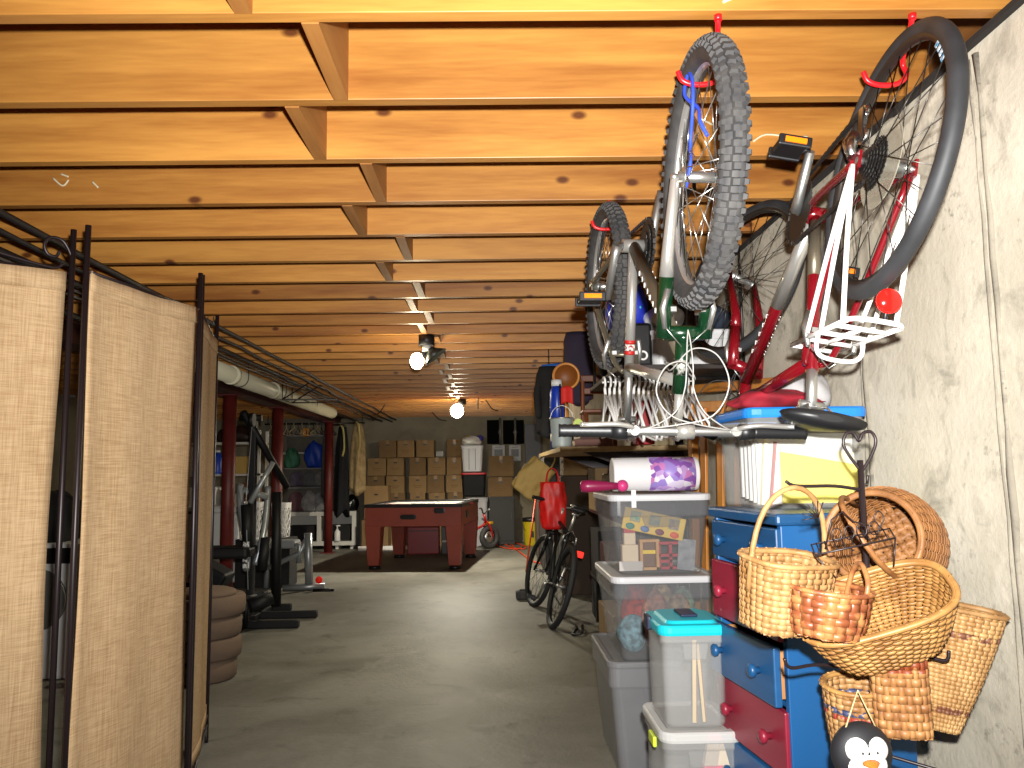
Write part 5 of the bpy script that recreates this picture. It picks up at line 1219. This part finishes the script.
# electrical things on the back wall
def wallbox(name, lb, px0, px1, py0, py1, m, d=.1, parts=True, cat='electrical box'):
    P = atY((px0+px1)/2,(py0+py1)/2,YB-d); w_ = (px1-px0)*(YB-d)/F; h_2 = (py1-py0)*(YB-d)/F
    o = thing(name, lb, cat, (P.x,YB-d/2,P.z)); MB().box((0,0,0),(w_,d,h_2)).build('case', m, o, bevel=.006)
    if parts: MB().box((0,-d/2-.004,-.0),(w_*.62,.008,h_2*.45)).build('cover', mat('meter_dark',(60,62,64),.4), o); MB().box((0,-d/2-.004,h_2*.36),(w_*.5,.008,h_2*.08)).build('label', M_grey, o)
    return o
M_ebox = mat('electrical_grey',(168,170,172),.45)
wallbox('meter_box','grey meter box left of its twin on the back wall',492,505,445,461,M_ebox)
wallbox('meter_box','grey meter box right of its twin on the back wall',509,521,445,461,M_ebox)
wallbox('electrical_panel','tall grey electrical panel beside the right wall',525,541,424,463,mat('panel_grey',(84,86,94),.5),.12,False)
wallbox('backboard','black mounting board above the left meter box',487,499,420,444,mat('flat_black',(10,10,11),.95,spec=.1),.03,False,'board')
wallbox('backboard','black mounting board above the right meter box',503,524,420,444,mat('flat_black',(10,10,11),.95,spec=.1),.03,False,'board')
for k, (x, y0, y1, lb) in enumerate(((500,418,446,'grey conduit rising from the left meter box'),(515,418,446,'grey conduit rising from the right meter box'),(536,463,540,'pale vertical pipe beside the yellow bucket'))):
    P = atY(x,y0,YB-.06); Q = atY(x,y1,YB-.06); o = thing('conduit', lb, 'pipe', (P.x,YB-.06,Q.z if k < 2 else 0)); MB().cyl((0,0,0),(0,0,P.z-Q.z if k < 2 else P.z),.022).build('tube', M_grey if k < 2 else M_pvc, o); MB().box((0,.028,.3 if k == 2 else .25),(.07,.02,.03)).build('clip', M_steel, o)
# ------------------------------------------------------------------ small tricycle, yellow bucket, orange cord
P = atZ(489,549,0); o = thing('tricycle','small red tricycle with fat black wheel beside the game table','tricycle',(P.x,P.y,0),(0,0,radians(62)))
wh = MB().torus(.15,.045,36,12,Matrix.Translation((0.02,0,.195)) @ Matrix.Rotation(radians(-25),4,'Z')).build('tire', M_rubber, o)
MB().lathe([(.02,-.03),(.11,-.018),(.115,.0),(.11,.018),(.02,.03)],24,Matrix.Translation((.02,0,.195)) @ Matrix.Rotation(radians(-25),4,'Z') @ Matrix.Rotation(pi/2,4,'X')).build('hub', M_chrome, wh)
M_tr = mat('tricycle_red',(170,20,24),.35)
f = MB(); f.tube(spline([(.02,.07,.195),(-.05,.06,.36),(-.09,.02,.46)],5), .016, 10); f.tube(spline([(.02,-.07,.195),(-.06,-.06,.36),(-.09,-.02,.46)],5), .016, 10); f.tube([(-.09,0,.44),(-.13,.02,.58)], .02, 10); f.tube(spline([(-.10,0,.42),(-.16,.2,.30),(-.15,.5,.16)],5), .02, 10); f.build('frame', M_tr, o)
MB().tube(spline([(-.20,-.12,.66),(-.12,-.06,.64),(-.13,.02,.58),(-.06,.10,.66),(-.02,.16,.66)],5), .013, 8).build('handlebar', M_chrome, o)
MB().box((.03,-.0,.42),(.14,.08,.05)).build('fender', mat('tricycle_yellow',(220,170,30),.4), o, bevel=.015)
for s_ in (-1,1): MB().torus(.08,.03,24,8,Matrix.Translation((-.15+s_*.14,.5,.11)) @ Matrix.Rotation(pi/2,4,'Z')).build('rear_tire', M_rubber, o)
MB().cyl((-.29,.5,.11),(-.01,.5,.11),.014).build('axle', M_tr, o); MB().box((-.15,.36,.29),(.16,.2,.03)).build('seat', M_tr, o, bevel=.012)
P = atZ(532,546,0); o = thing('bucket','yellow bucket with black lid on the floor near the back wall','bucket',(P.x,P.y+.1,0))
MB().lathe([(.02,0),(.115,.0),(.12,.02),(.14,.40),(.143,.43)],28).build('body', mat('bucket_yellow',(190,170,26),.4), o); MB().lathe([(.15,.41),(.152,.44),(.15,.46),(.13,.475),(.02,.48)],28).build('lid', M_black, o)
MB().tube([(.155*cos(t),.155*sin(t)*.3-.12,.38-.16*sin(t)) for t in [pi*k/12 for k in range(13)]], .004, 6).build('handle', M_black, o); MB().box((0,-.135,.2),(.06,.01,.10)).build('label', M_black, o)
pts = []; random.seed(4)
for k in range(60):
    t = k/59*4.2*pi; P = atZ(512+16*cos(t)*(.6+.4*sin(t*.37)),546.5+3.4*sin(t*1.13),0); pts.append((P.x,P.y,.012+.004*(k%3)))
P = atZ(545,560,0); pts += [(pts[-1][0]*.5+P.x*.5,P.y-.2,.012),(P.x,P.y-.6,.012)]
tag(MB().tube(spline(pts,3), .010, 6).build('extension_cord', mat('orange_cord',(214,70,30),.5)), 'coiled orange extension cord lying on the floor near the yellow bucket', 'cord')
# ------------------------------------------------------------------ bicycle standing on the floor
bC, gC = bike('hybrid_bike','black bicycle leaning on the floor beside the shelves, red bag on its handlebar',M_gymb,R=.345,tr=.024,knobby=False,wb=1.08,seat=.50,hangle=70,steer=radians(10),
   rimm=M_gymb,tirem=mat('black_tire',(26,26,28),.7),spokem=M_gymb,postlen=.16,chain_side=-1,crank=1.9,bar_w=.6,rise=.04,nsp=24,reflect=False)
ra_ = atZ(548,629,0); fa_ = atZ(530,601,0)
d = V((-.10,1.0,0)).normalized(); pose(bC, d, (.31,0,1), V((ra_.x+.02,ra_.y+.02,0)))
o = MB().box((-.02,0,.0),(.03,.06,.05)).build('rear_reflector', mat('bright_red_lens',(255,60,50),.2,emit=((255,50,40),1.2)), bC, bevel=.008, loc=V((-.09,-.05,.64)))  # unlit reflector; its emission imitates the returned flash
MB().tube([V((-.09,-.05,.64)), gC['st']+V((-.05,-.03,-.08))], .005, 6).build('reflector_bracket', M_black, bC)
bpy.context.view_layer.update()
# bags on the handlebar
def bag(name, lb, cat, P, w, d, h, m, seed, lean=0, strap=True, flare=.85, sm=None):
    o = thing(name, lb, cat, tuple(P), (0,lean,0)); rnd = random.Random(seed); p1_, p2_ = rnd.random()*6, rnd.random()*6
    def fn(u, v):
        t = 2*pi*u; q = (flare+(1-flare)*sin(pi*min(1,v*1.1)))*(1 if v < .9 else max(0,1-(v-.9)*9)); fo = 1+.07*sin(5*t+9*v+p1_)+.05*sin(9*t-7*v+p2_)
        c, s = cos(t), sin(t); k = (abs(c)**3+abs(s)**3)**(-1/3)
        return (w/2*c*k*q*fo, d/2*s*k*q*fo, -h*min(v/.92,1))
    MB().grid(fn, 44, 26).build('bag', m, o, solid=.003)
    if strap:
        for s_ in (-1,1): MB().tube(spline([(-w*.25,s_*d*.4,-.01),(-w*.18,s_*d*.2,.09),(0,0,.13),(w*.18,s_*d*.2,.09),(w*.25,s_*d*.4,-.01)],5), .006, 6).build('strap', sm or m, o)
    return o
bag('shopping_bag','bright red bag hanging from the handlebar of the standing bicycle','bag',atY(552.5,482,7.52),.24,.16,.44,mat('red_nylon',(226,26,20),.45,var=(9,(176,14,14),.2)),2)
bag('paper_bag','large crumpled tan paper bag tilted, hung left of the red bag','bag',atY(545,464,8.0),.29,.18,.38,mat('tan_paper',(204,174,104),.7,var=(4,(172,142,80),.3)),5,radians(40))
# ------------------------------------------------------------------ storage along the right wall
M_shb = wood_mat('shelf_wood',(190,164,116),(160,130,84),'Y',1,.6,False)
o = thing('storage_shelving','pale wooden shelf board on dark posts along the right wall behind the bikes','shelving',(.80,5.3,0))
for y in (-.72,.72):
    MB().box((.29,y,.95),(.05,.05,1.9)).build('post', M_iron, o, bevel=.004); MB().prism([(.28,1.39),(-.28,1.39),(.28,1.18)], y-.012, y+.012).build('bracket', M_iron, o)
MB().box((-.05,0,1.40),(.74,1.9,.028)).build('shelf_board', M_shb, o, bevel=.003)
for z in (.50,.98): MB().box((.14,0,z),(.38,1.7,.028)).build('shelf_board', M_iron, o, bevel=.003)
SZ = 1.416
o = thing('pail','grey metal pail on the shelf, left of the brown books','pail',tuple(V((atY(562,447,4.7).x,4.7,SZ)))); MB().lathe([(.02,0),(.055,0),(.058,.01),(.068,.17),(.072,.175),(.066,.175),(.055,.012)],28,cap1=False).build('body', mat('galvanised',(176,186,182),.45,.2), o); MB().torus(.07,.004,28,6,Matrix.Translation((0,0,.175)) @ Matrix.Rotation(pi/2,4,'X')).build('rim', M_alu, o); MB().tube([(.07*cos(t),-.03,.16+.09*sin(t)) for t in [pi*k/12 for k in range(13)]], .003, 6).build('bail', M_alu, o)
o = thing('thermos','tall blue cylinder flask standing behind the grey pail','flask',(atY(557,400,5.0).x,5.0,SZ)); MB().lathe([(.02,0),(.046,0),(.046,.36),(.04,.38),(.03,.40)],24).build('body', mat('blue_flask',(24,58,170),.3), o); MB().cyl((0,0,.40),(0,0,.44),.034).build('cap', M_white, o); MB().cyl((0,0,.05),(0,0,.10),.0468,seg=24).build('band', M_whitem, o)
o = thing('racket','round orange wooden racket leaning behind the blue strap','racket',(atY(566,372,5.3).x,5.3,SZ)); MB().torus(.085,.010,32,8,Matrix.Translation((0,0,.50))).build('hoop', M_crib, o); MB().lathe([(.001,-.006),(.083,-.006),(.083,.006),(.001,.006)],28,Matrix.Translation((0,0,.50)) @ Matrix.Rotation(pi/2,4,'X')).build('face', mat('orange_face',(140,80,28),.5), o); MB().cyl((0,0,0),(0,0,.41),.012).build('handle', M_crib, o)
o = thing('flag','small red flag on a black stick standing in the grey pail','flag',(atY(561,430,4.7).x,4.7,SZ+.012)); MB().cyl((0,0,0),(0,0,.37),.005).build('stick', M_black, o)
MB().grid(lambda u,v:(.075*u,.012*sin(5*u),.34-.10*v+.02*sin(3*u)),8,6).build('cloth', mat('flag_red',(206,34,24),.7), o, solid=.002)
o = garment('black jacket hanging from the joists left of the shelving','jacket',atY(549,362,6.44).x,6.445,2.13,.20,.16,.56,M_bkc,1.0,4,3,.8); MB().tube([(0,0,-.01),(0,0,.145)],.004,6).build('cord', M_bkc, o)
for s_ in (-1,1): MB().tube(spline([(s_*.06,0,-.06),(s_*.10,-.02,-.22),(s_*.09,-.03,-.42)],5), [.032]*10+[.026], 12).build('sleeve', M_bkc, o)
o = thing('foam_noodle','blue foam stick lying across the black jacket top','foam stick',(atY(559,363,6.44).x,6.445,2.14)); MB().tube([(-.13,0,-.012),(.0,0,.0),(.13,0,.014)], .022, 12).build('foam', mat('blue_foam',(30,100,200),.6), o); MB().ball((-.13,0,-.012),.0222,12,8).build('end', mat('blue_foam',(30,100,200),.6), o)
garment('dark purple garment bag hung from the joists beside the mountain bike wheel','garment bag',atY(577,325,5.6).x,5.6,2.265,.20,.16,.50,mat('dark_purple_cloth',(40,30,52),.8),1.0,3,7,.8)
o = thing('wooden_chair','small brown wooden chair standing on the shelf behind the white hangers','chair',(atY(600,420,4.75).x,4.82,SZ))
M_chair = wood_mat('brown_chair_wood',(124,68,36),(96,48,24),'Z',1,.45,False)
for x in (-.085,.085):
    MB().tube(spline([(x,.08,0),(x,.09,.2),(x*.9,.12,.46)],5), .013, 8).build('leg', M_chair, o); MB().cyl((x,-.09,0),(x,-.09,.21),.013).build('leg', M_chair, o)
MB().box((0,0,.22),(.21,.21,.022)).build('seat', M_chair, o, bevel=.006)
for z in (.36,.44): MB().box((0,.11,z),(.17,.016,.04)).build('back_rail', M_chair, o, bevel=.005)
o = thing('toy_key','small lime green tag standing beside the pail','toy',(atY(578,415,4.5).x,4.5,SZ)); MB().rings([[(.03*cos(t)*q, dy, .12+.04*sin(t)) for t in [2*pi*k/20 for k in range(20)]] for q, dy in ((1,-.006),(1,.006))]).build('disc', mat('lime_plastic',(190,210,60),.4), o); MB().box((0,0,.05),(.02,.012,.10)).build('stem', mat('lime_plastic',(190,210,60),.4), o)
for k, (px_, lb, c) in enumerate(((585,'brown book lying on the shelf edge, lower one',(92,46,28)),(588,'dark brown book lying on top of the lower brown book',(70,36,24)))):
    o = thing('book', lb, 'book', (atY(px_,445,4.4).x+.04,4.42,SZ+.037*k),(0,0,.15*k)); MB().box((0,0,.0175),(.20,.15,.035)).build('pages', Mcream, o); 
    cv = MB(); cv.box((0,0,.0025),(.206,.156,.005)); cv.box((0,0,.0335),(.206,.156,.005)); cv.box((0,-.0765,.0175),(.206,.004,.035)); cv.build('cover', mat('book_brown_%d'%k,c,.6), o)
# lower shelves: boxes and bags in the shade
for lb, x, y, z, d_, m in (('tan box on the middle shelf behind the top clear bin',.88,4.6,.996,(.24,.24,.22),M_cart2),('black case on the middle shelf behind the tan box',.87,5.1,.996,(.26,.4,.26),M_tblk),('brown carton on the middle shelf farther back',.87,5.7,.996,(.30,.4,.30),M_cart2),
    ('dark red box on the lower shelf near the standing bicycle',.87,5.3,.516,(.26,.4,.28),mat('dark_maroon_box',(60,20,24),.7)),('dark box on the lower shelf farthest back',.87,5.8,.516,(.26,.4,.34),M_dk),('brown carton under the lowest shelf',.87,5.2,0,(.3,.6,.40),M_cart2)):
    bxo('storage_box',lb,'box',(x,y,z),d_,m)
for k, c in enumerate(((180,150,60),(150,40,40),(60,110,80),(200,190,170),(60,70,130))):
    o = thing('book','%s book standing in the row on the lower shelf' % ('yellow','red','green','cream','blue')[k],'book',(.86,4.56+.045*k,.514),group='books on the lower shelf'); MB().box((0,0,.11),(.15,.032,.21)).build('pages', Mcream, o); MB().box((-.077,0,.11),(.006,.036,.22)).build('spine', mat('spine_%d'%k,c,.6), o)
    for s_ in (-1,1): MB().box((0,s_*.017,.11),(.155,.003,.22)).build('cover', mat('spine_%d'%k,c,.6), o)
# black suitcase on the floor
P = atZ(585,622,0); o = thing('suitcase','black upright suitcase on the floor between bicycle and grey tote','suitcase',(P.x+.19,P.y-.10,0)); MB().box((0,0,.34),(.24,.40,.62)).build('shell', M_bkc, o, bevel=.04)
MB().tube(spline([(0,-.10,.64),(0,-.09,.72),(0,.09,.72),(0,.10,.64)],4), .012, 8).build('handle', M_black, o); MB().tube([(-.122,-.19,.05),(-.122,-.19,.60)], .008, 6).build('zip', M_steel, o)
for x in (-.08,.08):
    for y in (-.15,.15): MB().cyl((x-.012,y,.03),(x+.012,y,.03),.03,seg=16).build('caster', M_black, o)
P = atZ(575,636,0); tag(MB().tube(spline([(P.x+.04,P.y+.35,.012),(P.x+.03,P.y+.12,.03),(P.x-.02,P.y,.012),(P.x+.05,P.y-.03,.03),(P.x+.07,P.y+.1,.06),(P.x+.09,P.y+.25,.012)],6), .011, 8).build('strap', M_black), 'loop of black strap lying on the floor before the suitcase', 'strap')
P = atZ(522,600,0); o = thing('floor_pump','small black foot block beside the front wheel of the standing bicycle','block',(P.x+.02,P.y+.05,0)); MB().box((0,0,.045),(.16,.12,.09)).build('block', M_rubber, o, bevel=.02); MB().box((0,0,.095),(.09,.06,.012)).build('pad', M_black, o, bevel=.004)
o = thing('broom','long orange stick leaning on the standing bicycle','stick',(atZ(526,572,0).x,atZ(526,572,0).y,0)); MB().cyl((0,0,.0),(.16,.25,.95),.011).build('handle', mat('orange_stick',(200,70,30),.5), o); MB().ball((.16,.25,.95),.0125,10,8).build('end_cap', M_black, o)
# ------------------------------------------------------------------ high shelf over the bed end
o = thing('high_shelf','high dark wooden shelf on the right wall behind the hanging bikes','shelf',(.845,3.85,1.725))
MB().box((0,0,0),(.58,.95,.022)).build('board', mat('dark_stained_board',(40,30,24),.6), o, bevel=.003)
for y in (-.44,.44):
    for x in (-.27,.27): MB().cyl((x,y,-.012),(x,y,HJ-1.725),.006).build('hanger_rod', M_steel, o)
MB().cyl((-.34,-.33,-.035),(.28,-.33,-.035),.010).build('rod', M_steel, o)
HZ = 1.737
random.seed(21)
for k in range(19):
    h = bpy.data.objects.new('coat_hanger', hm2); COL.objects.link(h); x = .835-.34+.02+.022*k
    h.location = (x,3.52,1.69-.040); h.rotation_euler = (random.uniform(-.10,.10),random.uniform(-.22,.12),pi/2+random.uniform(-.16,.16))
    tag(h, 'white plastic coat hanger in the edge-on row above the paper roll', 'hanger', 'white hangers under the high shelf')
tub('white_tub','pale grey and white tub on the high shelf behind the red bike',(.92,3.62,HZ),.40,.34,.15,mat('pale_tub',(206,206,206),.45),mat('white_lid',(214,214,216),.4),taper=.95,rimh=.03,lidh=.02)
lump('dark_bundle','dark slate blue bundle lying on the pale tub','bundle',(.96,3.62,HZ+.176),(.17,.15,.09),mat('slate_cloth',(52,62,80),.8),31,amp=.1)
lump('plastic_bag','crumpled white plastic bag on the pale tub, behind the red bike wheel','bag',(.80,3.52,HZ+.176),(.09,.09,.075),mat('white_crumple',(214,214,214),.35),32,amp=.16,part='bag')
o = thing('black_case','black case with two white rings on the high shelf','case',(.645,3.62,HZ)); MB().box((0,0,.10),(.16,.32,.20)).build('case', M_tblk, o, bevel=.015)
for x in (-.03,.035): MB().torus(.018,.005,20,8,Matrix.Translation((x,-.165,.05))).build('ring', M_whitem, o)
def dotted(name, base):
    m = bpy.data.materials.new(name); m.use_nodes = True; nt = m.node_tree; N = nt.nodes; L = nt.links; b = N['Principled BSDF']
    tc = N.new('ShaderNodeTexCoord'); vo = N.new('ShaderNodeTexVoronoi'); vo.inputs['Scale'].default_value = 17; L.new(tc.outputs['Object'], vo.inputs['Vector'])
    lt = N.new('ShaderNodeMath'); lt.operation = 'LESS_THAN'; lt.inputs[1].default_value = .27; L.new(vo.outputs['Distance'], lt.inputs[0])
    r = N.new('ShaderNodeValToRGB'); r.color_ramp.interpolation = 'CONSTANT'; e = r.color_ramp.elements; e[0].color = lin((226,110,40)); e[1].position = .5; e[1].color = lin((70,190,180)); sx = N.new('ShaderNodeSeparateColor'); L.new(vo.outputs['Color'], sx.inputs[0]); L.new(sx.outputs[0], r.inputs['Fac'])
    x = N.new('ShaderNodeMix'); x.data_type = 'RGBA'; L.new(lt.outputs[0], x.inputs[0]); x.inputs[6].default_value = lin(base); L.new(r.outputs['Color'], x.inputs[7]); L.new(x.outputs[2], b.inputs['Base Color']); b.inputs['Roughness'].default_value = .6
    return m
lump('dotted_bag','blue bag with orange and teal dots on the black case','bag',(.645,3.66,HZ+.203),(.10,.15,.15),dotted('dotted_blue',(30,50,180)),33,amp=.06,part='bag')
lump('black_sack','bulging black sack behind the dotted blue bag on the high shelf','bag',(.72,4.05,HZ),(.17,.18,.30),M_bkc,34,amp=.08)
bxo('red_box','small red box on the shelving seen between the white hangers','box',(atY(642,385,4.3).x,4.32,SZ),(.10,.14,.24),mat('box_red',(170,28,36),.5))

# dark clutter standing along the right wall beyond the shelving
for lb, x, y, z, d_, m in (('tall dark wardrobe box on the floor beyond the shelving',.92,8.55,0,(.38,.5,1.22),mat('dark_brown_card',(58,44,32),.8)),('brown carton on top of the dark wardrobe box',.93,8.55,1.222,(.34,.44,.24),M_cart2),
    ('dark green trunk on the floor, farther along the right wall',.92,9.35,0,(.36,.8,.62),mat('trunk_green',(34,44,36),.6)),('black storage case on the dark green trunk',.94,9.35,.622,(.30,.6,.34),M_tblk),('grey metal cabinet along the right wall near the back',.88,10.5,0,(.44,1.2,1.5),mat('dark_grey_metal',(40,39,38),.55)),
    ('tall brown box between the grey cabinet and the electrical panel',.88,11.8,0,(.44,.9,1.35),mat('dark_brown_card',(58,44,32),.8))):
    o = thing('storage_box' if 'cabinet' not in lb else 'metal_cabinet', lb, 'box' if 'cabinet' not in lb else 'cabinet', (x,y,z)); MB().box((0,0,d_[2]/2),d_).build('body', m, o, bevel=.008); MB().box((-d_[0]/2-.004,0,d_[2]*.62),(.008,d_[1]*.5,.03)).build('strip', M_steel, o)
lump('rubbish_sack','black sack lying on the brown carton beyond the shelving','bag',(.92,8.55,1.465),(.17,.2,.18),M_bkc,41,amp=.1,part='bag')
